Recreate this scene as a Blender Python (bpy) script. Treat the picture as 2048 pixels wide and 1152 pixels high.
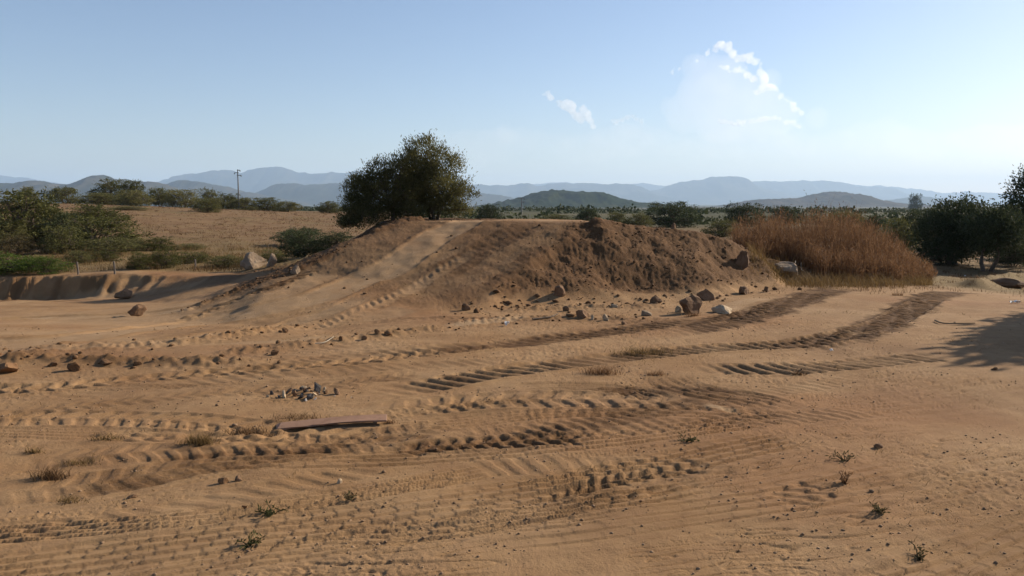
import bpy, bmesh, math, random
import numpy as np
from mathutils import Vector, Matrix
from mathutils.geometry import delaunay_2d_cdt
import mathutils.noise as mnoise

for _o in list(bpy.data.objects):
    bpy.data.objects.remove(_o)
scene = bpy.context.scene
C = scene.collection

# ------------------------------------------------------------------ camera
CAM_H = 1.7
FPX = 1547.0                       # focal length in pixels of a 2048 px wide frame
HORIZON = 408.0
PITCH = math.atan((576.0 - HORIZON) / FPX)
cam_d = bpy.data.cameras.new('camera')
cam_d.sensor_width = 36.0
cam_d.lens = 36.0 * FPX / 2048.0
cam_d.clip_start = 0.05
cam_d.clip_end = 200000.0
cam = bpy.data.objects.new('camera', cam_d)
cam.location = (0, 0, CAM_H)
cam.rotation_euler = (math.pi / 2 - PITCH, 0, 0)
C.objects.link(cam)
scene.camera = cam

# ------------------------------------------------------------------ light
SUN_AZ = math.radians(60.0)        # to the right of the viewing direction (+Y)
SUN_EL = math.radians(26.0)
world = bpy.data.worlds.new('World')
scene.world = world
world.use_nodes = True
wn = world.node_tree
wn.nodes.clear()
w_out = wn.nodes.new('ShaderNodeOutputWorld')
w_bg = wn.nodes.new('ShaderNodeBackground')
w_sky = wn.nodes.new('ShaderNodeTexSky')
w_sky.sky_type = 'NISHITA'
w_sky.sun_disc = False
w_sky.sun_elevation = SUN_EL
w_sky.sun_rotation = SUN_AZ
w_sky.altitude = 50.0
w_sky.air_density = 1.0
w_sky.dust_density = 0.5
w_sky.ozone_density = 2.4
w_bg.inputs['Strength'].default_value = 0.075
w_wb = wn.nodes.new('ShaderNodeMix')            # the camera's white balance, the same over the whole sky
w_wb.data_type = 'RGBA'; w_wb.blend_type = 'MULTIPLY'
w_wb.inputs[0].default_value = 1.0
w_wb.inputs[7].default_value = (1.05, 0.98, 1.0, 1.0)
wn.links.new(w_sky.outputs[0], w_wb.inputs[6])
wn.links.new(w_wb.outputs[2], w_bg.inputs['Color'])
wn.links.new(w_bg.outputs[0], w_out.inputs['Surface'])

sun_d = bpy.data.lights.new('sun', 'SUN')
sun_d.energy = 5.0
sun_d.angle = math.radians(0.55)
sun_d.color = (1.0, 0.86, 0.68)
sun = bpy.data.objects.new('sun', sun_d)
sun_dir = Vector((math.sin(SUN_AZ) * math.cos(SUN_EL), math.cos(SUN_AZ) * math.cos(SUN_EL), math.sin(SUN_EL)))
sun.rotation_euler = sun_dir.to_track_quat('Z', 'Y').to_euler()
sun.location = (30, 20, 30)
C.objects.link(sun)

scene.view_settings.view_transform = 'Standard'
scene.view_settings.look = 'None'
scene.view_settings.gamma = 1.0
scene.view_settings.use_curve_mapping = False
scene.view_settings.exposure = 0.84
scene.cycles.use_denoising = True
scene.cycles.max_bounces = 6
scene.cycles.transparent_max_bounces = 12
scene.cycles.volume_bounces = 2

# ------------------------------------------------------------------ numpy helpers
_tab = np.random.default_rng(1).random((512, 512)).astype(np.float32)
_gx, _gy = np.cos(_tab * 6.2831853), np.sin(_tab * 6.2831853)
def _hash(ix, iy, seed):
    return _tab[(iy + seed * 91) & 511, (ix + seed * 37) & 511]

def noise(x, y, seed=0):
    """gradient noise, about -1..1"""
    x = np.asarray(x, float); y = np.asarray(y, float)
    fx0 = np.floor(x); fy0 = np.floor(y)
    fx = (x - fx0).astype(np.float32); fy = (y - fy0).astype(np.float32)
    ix = (fx0.astype(np.int64) + seed * 37) & 511; iy = (fy0.astype(np.int64) + seed * 91) & 511
    ix1 = (ix + 1) & 511; iy1 = (iy + 1) & 511
    u = fx * fx * (3 - 2 * fx); v = fy * fy * (3 - 2 * fy)
    a = _gx[iy, ix] * fx + _gy[iy, ix] * fy
    b = _gx[iy, ix1] * (fx - 1) + _gy[iy, ix1] * fy
    c = _gx[iy1, ix] * fx + _gy[iy1, ix] * (fy - 1)
    d = _gx[iy1, ix1] * (fx - 1) + _gy[iy1, ix1] * (fy - 1)
    a += (b - a) * u; c += (d - c) * u
    return ((a + (c - a) * v) * 1.5).astype(float)

def fbm(x, y, oct=4, seed=0, gain=0.5):
    x = np.asarray(x, float); y = np.asarray(y, float)
    s = 0; a = 1.0; t = 0
    for i in range(oct):
        s = s + a * noise(x, y, seed + i * 17); t += a
        x = x * 2.03 + 11.3; y = y * 2.03 - 7.7; a *= gain
    return s / t

def worley(x, y, seed=0):
    x = np.asarray(x, float); y = np.asarray(y, float)
    ix = np.floor(x).astype(np.int64); iy = np.floor(y).astype(np.int64)
    best = np.full(x.shape, 9.0)
    for ox in (-1, 0, 1):
        for oy in (-1, 0, 1):
            px = ix + ox + _hash(ix + ox, iy + oy, seed)
            py = iy + oy + _hash(ix + ox, iy + oy, seed + 5)
            best = np.minimum(best, (px - x) ** 2 + (py - y) ** 2)
    return np.sqrt(best)

def sstep(a, b, x):
    t = np.clip((np.asarray(x, float) - a) / (b - a), 0, 1)
    return t * t * (3 - 2 * t)

# ------------------------------------------------------------------ where a thing seen at (px,py) stands
_cp, _sp = math.cos(PITCH), math.sin(PITCH)
def ray(px, py):
    xc = (px - 1024.0) / FPX; yc = (576.0 - py) / FPX
    return xc, _cp + yc * _sp, -_sp + yc * _cp
def at_depth(px, py, d):
    X, Y, Z = ray(px, py)
    k = d / Y
    return (X * k, d, CAM_H + Z * k)
def on_plane(px, py, z=0.0):
    X, Y, Z = ray(px, py)
    k = (z - CAM_H) / Z
    return (X * k, Y * k, z)

# ------------------------------------------------------------------ terrain: control net for the mound and the dug-out pit
tin_v = []; tin_e = []
def P(px, py, d=None):
    p = on_plane(px, py) if d is None else at_depth(px, py, d)
    tin_v.append(p); return len(tin_v) - 1
def W(x, y, z):
    tin_v.append((x, y, z)); return len(tin_v) - 1
def chain(*idx):
    for a, b in zip(idx[:-1], idx[1:]): tin_e.append((a, b))

p1 = P(930, 622); p1b = P(1040, 537, 14.15); p2 = P(1165, 446, 16.2)
l1 = P(390, 612, 13.7); l1b = P(560, 545, 14.9); l1c = P(690, 484, 16.1); l2 = P(800, 444, 17.4)
chain(p1, p1b, p2); chain(l1, l1b, l1c, l2)
m1 = P(620, 655, 11.2); m0 = P(480, 648, 11.7)
rm1 = P(800, 560, 14.0); rm2 = P(930, 480, 15.8)
t1 = P(950, 443, 16.9); chain(l2, t1, p2)
b1 = P(1165, 440, 19.2); b2 = P(970, 437, 21.0); b3 = P(840, 437, 21.4); b4 = P(770, 441, 20.6)
chain(b1, b2, b3)
c0 = P(1185, 430, 16.25); c1 = P(1240, 444, 16.4); c2 = P(1320, 455, 16.55); c3 = P(1400, 463, 16.6)
c4 = P(1455, 478, 16.6); c5 = P(1508, 512, 16.65); c6 = P(1572, 562, 16.9)
chain(p2, c0, c1, c2, c3, c4, c5, c6)
f1 = P(1010, 613); f2 = P(1100, 609); f3 = P(1250, 605); f4 = P(1400, 598); f5 = P(1480, 588); f6 = P(1566, 576)
chain(p1, f1, f2, f3, f4, f5, f6)
P(1085, 535, 14.5); P(1180, 560, 14.0); P(1280, 565, 14.25); P(1300, 510, 15.3); P(1400, 530, 15.1); P(1230, 500, 15.25); P(1480, 555, 15.5)
for i in (c1, c2, c3, c4, c5):
    x, y, z = tin_v[i]; W(x + .3, y + .8, z * .9 + .02); W(x + .7, y + 2.6 + z, 0.0)
W(2.6, 19.8, .9); W(3.4, 22.6, 0); W(1.4, 24.3, 0); W(-1.2, 25.5, 0); W(-3.6, 25.2, 0.05)
W(-5.4, 23.2, 0.1); W(-5.0, 20.4, 0.35); W(-5.3, 18.6, .05); W(-6.0, 16.6, -.12); W(-6.5, 15.0, -.2)
# pit
bt = [P(-420, 558, 18.6), P(-200, 557, 18.6), P(0, 556, 18.6), P(100, 553, 18.6), P(230, 549, 18.65), P(350, 551, 18.5), P(430, 553), P(490, 551)]
chain(*bt)
bf = [P(-420, 606, 18.2), P(-200, 604, 18.2), P(0, 602, 18.2), P(100, 600, 18.2), P(200, 592, 18.1), P(260, 598, 17.2), P(330, 608, 15.8), P(400, 598, 15.2), P(455, 572, 16.4)]
chain(*bf)
P(-400, 640, 12.9); P(0, 640, 12.95); P(200, 642, 12.7); P(300, 628, 13.4)
P(-420, 700); P(0, 692); P(200, 682); P(380, 668)
for x in np.linspace(-24, 12, 13):
    W(x, 6.5, 0); W(x, 29, 0)
for y in np.linspace(8, 28, 8):
    W(-24, y, 0); W(12, y, 0)
for y in (8, 10, 12): 
    for x in (-9, -5.5): 
        if not (y == 12): W(x, y, 0)
for x, y in ((8, 10), (8, 14), (8, 18), (2, 10), (5, 11.5), (-2, 10), (7.5, 16), (0, 11.6), (-8, 22), (-12, 22)): W(x, y, 0)

GX0, GX1, GY0, GY1, GS = -24.0, 12.0, 6.5, 29.0, 0.05
gnx = int((GX1 - GX0) / GS) + 1; gny = int((GY1 - GY0) / GS) + 1
grid = np.zeros((gny, gnx))
_tv, _te, _tf, _ov, _oe, _of = delaunay_2d_cdt([Vector((p[0], p[1])) for p in tin_v], tin_e, [], 0, 1e-5)
_tz = [tin_v[o[0]][2] if o else 0.0 for o in _ov]
for f in _tf:
    (x0, y0), (x1, y1), (x2, y2) = [_tv[i] for i in f]
    z0, z1, z2 = [_tz[i] for i in f]
    ia = max(0, int((min(x0, x1, x2) - GX0) / GS)); ib = min(gnx - 1, int((max(x0, x1, x2) - GX0) / GS) + 1)
    ja = max(0, int((min(y0, y1, y2) - GY0) / GS)); jb = min(gny - 1, int((max(y0, y1, y2) - GY0) / GS) + 1)
    if ib < ia or jb < ja: continue
    X, Y = np.meshgrid(GX0 + GS * np.arange(ia, ib + 1), GY0 + GS * np.arange(ja, jb + 1))
    den = (y1 - y2) * (x0 - x2) + (x2 - x1) * (y0 - y2)
    if abs(den) < 1e-9: continue
    a = ((y1 - y2) * (X - x2) + (x2 - x1) * (Y - y2)) / den
    b = ((y2 - y0) * (X - x2) + (x0 - x2) * (Y - y2)) / den
    c = 1 - a - b
    ins = (a >= -1e-6) & (b >= -1e-6) & (c >= -1e-6)
    sub = grid[ja:jb + 1, ia:ib + 1]
    sub[ins] = (a * z0 + b * z1 + c * z2)[ins]
def blur(g, s):
    k = np.exp(-0.5 * (np.arange(-3 * s, 3 * s + 1) / s) ** 2); k /= k.sum()
    pad = 3 * s
    q = np.pad(g, pad, mode='edge')
    q = sum(k[i] * q[i:i + g.shape[0], :] for i in range(len(k)))
    q = sum(k[i] * q[:, i:i + g.shape[1]] for i in range(len(k)))
    return q
grid = blur(grid, 1)

def tin(x, y):
    u = np.clip((x - GX0) / GS, 0, gnx - 1.001); v = np.clip((y - GY0) / GS, 0, gny - 1.001)
    i = u.astype(int); j = v.astype(int); fu = u - i; fv = v - j
    z = (grid[j, i] * (1 - fu) + grid[j, i + 1] * fu) * (1 - fv) + (grid[j + 1, i] * (1 - fu) + grid[j + 1, i + 1] * fu) * fv
    inside = (x > GX0) & (x < GX1) & (y > GY0) & (y < GY1)
    return np.where(inside, z, 0.0)

def base_h(x, y):
    """the wide lie of the land"""
    r = np.hypot(x, y)
    ang = np.arctan2(x, np.maximum(y, .01))
    ang = np.where(y <= 0, np.sign(x) * 1.5, ang)
    left = sstep(-0.12, -0.62, ang)
    lefty = sstep(0.02, -0.20, ang)
    fld = lefty * (0.52 + 1.35 * left) * sstep(20, 82, r) * (1 - sstep(95, 190, r))
    right = sstep(0.30, 0.62, ang) * sstep(13, 27, r) * -0.55
    far = -5.0 * sstep(110, 900, r) - 5.0 * sstep(900, 3500, r)
    und = 0.25 * noise(x * .03, y * .03, 3) * sstep(25, 60, r) * (1 - lefty)
    return fld + right + far + und

def macro(x, y):
    x = np.asarray(x, float); y = np.asarray(y, float)
    return base_h(x, y) + tin(x, y)

_steps = np.concatenate([np.arange(2.0, 30, .03), np.geomspace(30, 3000, 3000)])
def hit(px, py):
    """where the line of sight through (px,py) first meets the land"""
    X, Y, Z = ray(px, py)
    k = _steps / Y
    z = macro(X * k, _steps)
    below = np.nonzero(CAM_H + Z * k <= z)[0]
    if len(below) == 0: return (X * k[-1], _steps[-1], z[-1])
    i = below[0]
    return (X * k[i], _steps[i], z[i])

# ------------------------------------------------------------------ wheel tracks
def smooth_line(pts, step=0.10):
    pts = np.array(pts, float)
    p = np.vstack([2 * pts[0] - pts[1], pts, 2 * pts[-1] - pts[-2]])
    out = []
    for i in range(1, len(p) - 2):
        n = max(2, int(np.linalg.norm(p[i + 1] - p[i]) / step))
        t = np.linspace(0, 1, n, endpoint=False)[:, None]
        a, b, c, d = p[i - 1], p[i], p[i + 1], p[i + 2]
        out.append(.5 * ((2 * b) + (-a + c) * t + (2 * a - 5 * b + 4 * c - d) * t ** 2 + (-a + 3 * b - 3 * c + d) * t ** 3))
    out.append(p[-2][None])
    return np.vstack(out)

class Track:
    def __init__(s, px, hw, kind, pitch=.16, depth=.03, sink=.012, damp=0.0, pale=0.0, fade=.35, seed=1, red=0.0, fray=.25):
        s.line = smooth_line([(hit(*q) if len(q) == 2 else at_depth(*q))[:2] for q in px])
        seg = np.linalg.norm(np.diff(s.line, axis=0), axis=1)
        s.s = np.concatenate([[0], np.cumsum(seg)])
        tg = np.gradient(s.line, axis=0); tg /= np.linalg.norm(tg, axis=1)[:, None] + 1e-9
        s.nrm = np.stack([tg[:, 1], -tg[:, 0]], 1)
        s.tg = tg
        s.hw, s.kind, s.pitch, s.depth, s.sink, s.damp, s.pale, s.fade, s.seed, s.red, s.fray = hw, kind, pitch, depth, sink, damp, pale, fade, seed, red, fray
    def local(s, x, y):
        """index of the points near the track, s along in metres, t across in half widths"""
        m = s.hw * 1.7
        lo = s.line.min(0) - m; hi = s.line.max(0) + m
        idx = np.nonzero((x > lo[0]) & (x < hi[0]) & (y > lo[1]) & (y < hi[1]))[0]
        if len(idx) == 0: return None
        L = s.line.astype(np.float32)
        Lc = L[::5]
        keep = np.zeros(len(idx), bool); lim = (m + .35) ** 2
        for a in range(0, len(idx), 50000):
            xa = x[idx[a:a + 50000], None].astype(np.float32); ya = y[idx[a:a + 50000], None].astype(np.float32)
            keep[a:a + 50000] = ((xa - Lc[None, :, 0]) ** 2 + (ya - Lc[None, :, 1]) ** 2).min(1) < lim
        idx = idx[keep]
        if len(idx) == 0: return None
        xs, ys = x[idx], y[idx]
        best = np.empty(len(idx), int)
        for a in range(0, len(idx), 20000):
            d = (xs[a:a + 20000, None].astype(np.float32) - L[None, :, 0]) ** 2 + (ys[a:a + 20000, None].astype(np.float32) - L[None, :, 1]) ** 2
            best[a:a + 20000] = d.argmin(1)
        dx = xs - s.line[best, 0]; dy = ys - s.line[best, 1]
        t = (dx * s.nrm[best, 0] + dy * s.nrm[best, 1]) / s.hw
        ds = dx * s.tg[best, 0] + dy * s.tg[best, 1]
        ss = s.s[best] + ds
        ok = (np.abs(t) < 1.6) & (ss > -.02) & (ss < s.s[-1] + .02)
        return idx[ok], ss[ok], t[ok]

def pulse(u, duty=.45, soft=.12):
    f = u - np.floor(u)
    return np.clip(np.minimum(f, duty - f) / soft + .5, 0, 1) * (f < duty + soft) + np.clip((f - 1) / soft + .5, 0, 1)

def tread(T, s, t, x, y):
    p = T.pitch; at_ = np.abs(t)
    n1 = noise(x * 2.3, y * 2.3, T.seed); n2 = noise(x * 9, y * 9, T.seed + 3)
    edge = 1 - (sstep(.6, 1.2, at_ + T.fray * 1.2 * n1 + .25 * n2) if T.damp > .5 else sstep(.86, 1.0, at_ + T.fray * .35 * n1))
    L = T.s[-1]
    life = sstep(0, T.fade * L + .01, s) * sstep(0, T.fade * L * .6 + .01, L - s)
    wear = np.clip(.72 + .6 * noise(x * .9, y * .9, T.seed + 9), .12, 1.15) * life
    sj = s + .012 * n2 + .045 * n1
    if T.kind == 'chevron':
        u = sj / p + np.where(t > 0, .5, 0) - at_ * .6
        b = pulse(u, .5, .16) * sstep(.03, .12, at_)
        h = -T.depth * (b - .45)
    elif T.kind == 'bars':
        u = sj / p + t * .55
        h = -T.depth * (pulse(u, .5, .18) - .45)
    elif T.kind == 'slant':
        u = sj / p - t * .55
        h = -T.depth * (pulse(u, .5, .18) - .45)
    elif T.kind == 'block':
        nr = 5
        q = (t * .5 + .5) * nr
        rib = np.floor(q); fq = q - rib
        u = sj / p + rib * .37 + .2 * np.abs(fq - .5)
        fu = u - np.floor(u)
        saw = np.where(fq < .89, fq / .89, (1 - fq) / .11)
        sawu = np.where(fu < .15, fu / .15, 1 - (fu - .15) / .85)
        gap = np.where((fu > .05) & (fu < .2), -.5, 0)
        h = T.depth * (saw * (.95 + .4 * n1) - .5 + .22 * (sawu - .5) + .40 * gap)
    elif T.kind == 'ruts':
        h = T.depth * .5 * np.sin((t * T.hw / p + .25 * n1 ) * 2 * np.pi) * (.6 + .5 * n2)
    elif T.kind == 'churn':
        q = x * T.tg[len(T.tg) // 2, 0] + y * T.tg[len(T.tg) // 2, 1]; q2 = x * T.tg[len(T.tg) // 2, 1] - y * T.tg[len(T.tg) // 2, 0]
        h = T.depth * (np.abs(noise(q / p * .8 + q2 * 3, q2 / p * 1.5, T.seed)) * 1.6 - .7) + T.depth * .3 * n2
    else:
        h = 0 * t
    h = h * edge * wear * (1 if T.kind == 'block' else .85 + .25 * n2)
    rim = np.exp(-((at_ - 1.08) / .12) ** 2) * T.sink * .9 * (.6 + .7 * n1)
    h = h - .5 * T.sink * edge * np.clip(life * 1.3, 0, 1) + np.clip(rim, 0, 1) * life
    return h, edge * np.clip(life * 1.2, 0, 1)

TR = []
def track(px, hw, kind, **k):
    k.setdefault('seed', 100 + 7 * len(TR)); TR.append(Track(px, hw, kind, **k))
# foreground: block-tread lorry tyres crossing from lower left to right
track([(-300, 1190), (100, 1132), (520, 1078), (860, 1022), (1150, 966), (1350, 925), (1600, 880)], .22, 'block', pitch=.13, depth=.03, sink=.008, fade=.10)
track([(-250, 1090), (0, 1070), (240, 1052), (470, 1030), (760, 985), (1000, 935)], .15, 'block', pitch=.14, depth=.026, sink=.004, fade=.2)
track([(100, 1200), (480, 1130), (760, 1085), (1000, 1040), (1250, 1000), (1450, 960)], .15, 'block', pitch=.12, depth=.024, sink=.003, fade=.25)
track([(300, 955), (560, 930), (840, 915), (1050, 895), (1300, 870), (1580, 835)], .22, 'block', pitch=.16, depth=.022, sink=.006, fade=.25)
# lug prints, middle distance
track([(-200, 832), (0, 836), (190, 836), (330, 842), (470, 852), (640, 868), (850, 880)], .20, 'chevron', pitch=.17, depth=.026, sink=.012, fade=.3)
track([(160, 850), (300, 870), (480, 872), (640, 868)], .22, 'churn', pitch=.12, depth=.03, sink=.004)
track([(-250, 782), (60, 778), (200, 764), (350, 752), (520, 740), (640, 730), (740, 722), (880, 706), (1020, 692)], .17, 'chevron', pitch=.19, depth=.035, sink=.02, fade=.10)
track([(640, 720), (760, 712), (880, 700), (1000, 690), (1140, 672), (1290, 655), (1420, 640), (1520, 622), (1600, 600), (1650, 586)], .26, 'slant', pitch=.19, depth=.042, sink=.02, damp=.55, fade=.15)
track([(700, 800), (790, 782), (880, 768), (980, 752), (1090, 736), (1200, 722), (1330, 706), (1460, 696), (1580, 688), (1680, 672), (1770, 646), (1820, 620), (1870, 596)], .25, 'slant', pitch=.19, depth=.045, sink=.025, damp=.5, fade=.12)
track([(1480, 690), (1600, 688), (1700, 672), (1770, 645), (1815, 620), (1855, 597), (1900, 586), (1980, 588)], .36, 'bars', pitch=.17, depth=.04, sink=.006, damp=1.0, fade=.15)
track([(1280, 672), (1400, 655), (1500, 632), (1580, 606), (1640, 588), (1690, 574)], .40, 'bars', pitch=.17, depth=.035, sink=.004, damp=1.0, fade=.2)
track([(660, 830), (800, 818), (930, 806), (1060, 800), (1200, 802), (1340, 806), (1460, 812), (1580, 826), (1640, 838)], .27, 'chevron', pitch=.2, depth=.024, sink=.010, fade=.3)
track([(760, 850), (940, 838), (1120, 826), (1300, 824), (1480, 832), (1600, 846)], .2, 'block', pitch=.2, depth=.022, sink=.008, fade=.15)
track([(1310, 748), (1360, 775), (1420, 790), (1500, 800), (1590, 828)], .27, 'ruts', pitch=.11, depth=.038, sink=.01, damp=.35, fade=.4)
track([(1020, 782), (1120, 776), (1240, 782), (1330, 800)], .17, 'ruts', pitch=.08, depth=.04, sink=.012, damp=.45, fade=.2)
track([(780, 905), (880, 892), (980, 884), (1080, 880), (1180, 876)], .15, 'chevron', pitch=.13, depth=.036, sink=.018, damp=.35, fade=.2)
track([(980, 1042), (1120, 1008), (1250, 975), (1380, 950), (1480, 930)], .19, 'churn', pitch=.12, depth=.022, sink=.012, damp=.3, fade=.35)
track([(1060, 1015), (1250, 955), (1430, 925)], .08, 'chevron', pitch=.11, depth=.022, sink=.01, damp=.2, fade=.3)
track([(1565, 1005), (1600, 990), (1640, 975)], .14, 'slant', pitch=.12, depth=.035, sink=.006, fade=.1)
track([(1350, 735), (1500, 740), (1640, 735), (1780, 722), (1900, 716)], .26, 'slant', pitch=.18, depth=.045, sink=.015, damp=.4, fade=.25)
track([(1560, 1020), (1740, 992), (1900, 968), (2080, 930), (2300, 890)], .20, 'ruts', pitch=.085, depth=.020, sink=.01, fade=.2)
track([(1500, 1090), (1800, 1040), (2048, 985), (2300, 930)], .26, 'ruts', pitch=.13, depth=.014, sink=.004, fade=.2)
track([(1760, 1200), (1900, 1150), (2048, 1090), (2250, 1020)], .22, 'block', pitch=.17, depth=.022, sink=.02, damp=.15, fade=.1)
track([(1400, 880), (1650, 830), (1850, 790), (2048, 760)], .30, 'ruts', pitch=.12, depth=.012, sink=.003, fade=.2)
track([(1150, 1110), (1400, 1070), (1650, 1030), (1850, 1000)], .30, 'ruts', pitch=.10, depth=.010, sink=.0, fade=.25)
# older, fainter traffic all over the yard
_r = random.Random(17)
for k in range(34):
    y0 = _r.uniform(670, 1110); x0 = _r.uniform(-200, 900); ln = _r.uniform(500, 1100); sl = _r.uniform(-.18, -.04)
    pts = [(x0 + ln * q, max(640, y0 + sl * ln * q + _r.uniform(-6, 6) + 14 * math.sin(q * 3 + k))) for q in (0, .25, .5, .75, 1)]
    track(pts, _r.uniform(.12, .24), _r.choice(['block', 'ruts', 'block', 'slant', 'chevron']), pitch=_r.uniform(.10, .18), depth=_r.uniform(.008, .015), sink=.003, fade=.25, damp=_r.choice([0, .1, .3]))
# up the ramp
track([(-200, 692), (100, 682), (300, 657), (420, 640), (505, 622), (642, 593), (720, 562), (778, 538), (830, 503), (881, 470), (925, 450, 16.8), (960, 443, 17.6)], .42, 'none', sink=.03, pale=.95, fade=.08)
track([(-200, 706), (120, 698), (330, 684), (480, 664), (600, 640), (680, 615), (740, 585)], .22, 'none', sink=.02, pale=.7, fade=.2)
track([(880, 446, 17.6), (1000, 442, 17.8), (1120, 441, 17.8)], .6, 'none', sink=.0, pale=.8, fade=.2)
track([(610, 664), (690, 636), (744, 613), (820, 580), (881, 545), (950, 500)], .17, 'chevron', pitch=.2, depth=.022, sink=.004, pale=.45, fade=.2)
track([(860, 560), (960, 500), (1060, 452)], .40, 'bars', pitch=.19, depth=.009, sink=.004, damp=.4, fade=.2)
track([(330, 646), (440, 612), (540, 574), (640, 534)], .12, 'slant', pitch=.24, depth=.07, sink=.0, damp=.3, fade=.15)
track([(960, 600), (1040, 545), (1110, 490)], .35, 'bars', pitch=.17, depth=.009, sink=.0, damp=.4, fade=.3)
track([(-200, 668), (100, 664), (300, 648), (450, 624), (560, 590), (650, 550)], .30, 'none', sink=.01, pale=.6, fade=.25)
# graded streaks in the pit
track([(-200, 655), (0, 640), (150, 634), (300, 628), (420, 610)], .25, 'none', sink=.03, pale=1.2, fade=.2)
track([(-200, 612), (0, 606), (150, 598), (300, 590)], .3, 'none', sink=.0, pale=.8, fade=.2)
track([(150, 700), (350, 690), (560, 680), (720, 668), (850, 660)], .14, 'none', sink=.02, pale=.7, fade=.2)
track([(880, 655), (980, 645), (1060, 636)], .16, 'none', sink=.0, pale=1.2, fade=.2)
track([(700, 640), (770, 628), (820, 615)], .3, 'none', sink=.0, pale=.6, fade=.3)
track([(1440, 625), (1480, 606), (1540, 596)], .2, 'none', sink=.0, pale=1.0, fade=.3)
track([(1400, 808), (1440, 818), (1480, 826)], .06, 'none', sink=.0, pale=1.2, fade=.3)

# low banks pushed up by the grader: px line, height, half width
BANKS = []
def bank(px, h, hw, damp=.0, seed=1, rough=.5):
    t = Track(px, hw, 'none', seed=seed, fade=.12); t.h = h; t.rough = rough; t.damp = damp; BANKS.append(t)
bank([(-260, 722), (0, 724), (80, 722), (160, 724), (260, 724), (420, 726), (560, 720)], .11, .26, .6, 3)
bank([(0, 706), (140, 698), (300, 690), (450, 672), (600, 655), (660, 645)], .07, .28, .35, 5)
bank([(420, 705), (560, 694), (700, 680), (800, 668), (920, 655)], .07, .22, .4, 8)
bank([(1000, 622), (1100, 616), (1250, 614), (1350, 612)], .07, .28, .4, 11)
bank([(900, 650), (1000, 640), (1150, 634), (1300, 636)], .05, .4, .3, 13)
bank([(350, 628), (440, 592), (540, 556), (620, 528), (700, 490)], .05, .16, .6, 17)
bank([(1940, 576), (2020, 562), (2140, 556)], .25, .55, 0, 19, .2)
bank([(735, 470, 16.7), (780, 450, 17.3), (812, 442, 17.9)], .10, .28, .5, 23)
bank([(795, 440, 18.2), (820, 438, 18.3), (850, 439, 18.5)], .16, .22, .3, 29)

def flank_mask(x, y):
    """loose tipped soil: right flank and shoulders of the mound"""
    z = tin(x, y)
    hump = sstep(.05, .3, z)
    a = np.array(tin_v[p1][:2]); b = np.array(tin_v[p2][:2])
    d = (b - a) / np.linalg.norm(b - a)
    side = (x - a[0]) * d[1] - (y - a[1]) * d[0]
    al = np.array(tin_v[l1][:2]); bl = np.array(tin_v[l2][:2]); dl = (bl - al) / np.linalg.norm(bl - al)
    sl = (x - al[0]) * dl[1] - (y - al[1]) * dl[0]
    front = (y < 17.8 + .1 * x)
    right = sstep(-.45, .25, side + .45 * noise(x * 1.1, y * 1.1, 4) + .2 * noise(x * 4, y * 4, 5)) * hump
    lft = sstep(.5, -.1, sl) * sstep(.0, .15, z)
    ab = np.array(tin_v[p1][:2]); lb = np.array(tin_v[l1][:2]); db = (ab - lb) / np.linalg.norm(ab - lb)
    ahead = -(x - lb[0]) * db[1] + (y - lb[1]) * db[0]
    ramp = sstep(-.5, .5, ahead + .35 * noise(x * .9, y * .9, 6)) * sstep(-.1, .2, sl) * sstep(.1, -.2, side) * (y < 19)
    ramp = np.maximum(ramp, hump) * (1 - right) * (1 - lft)
    return right, lft, ramp * front

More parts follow.
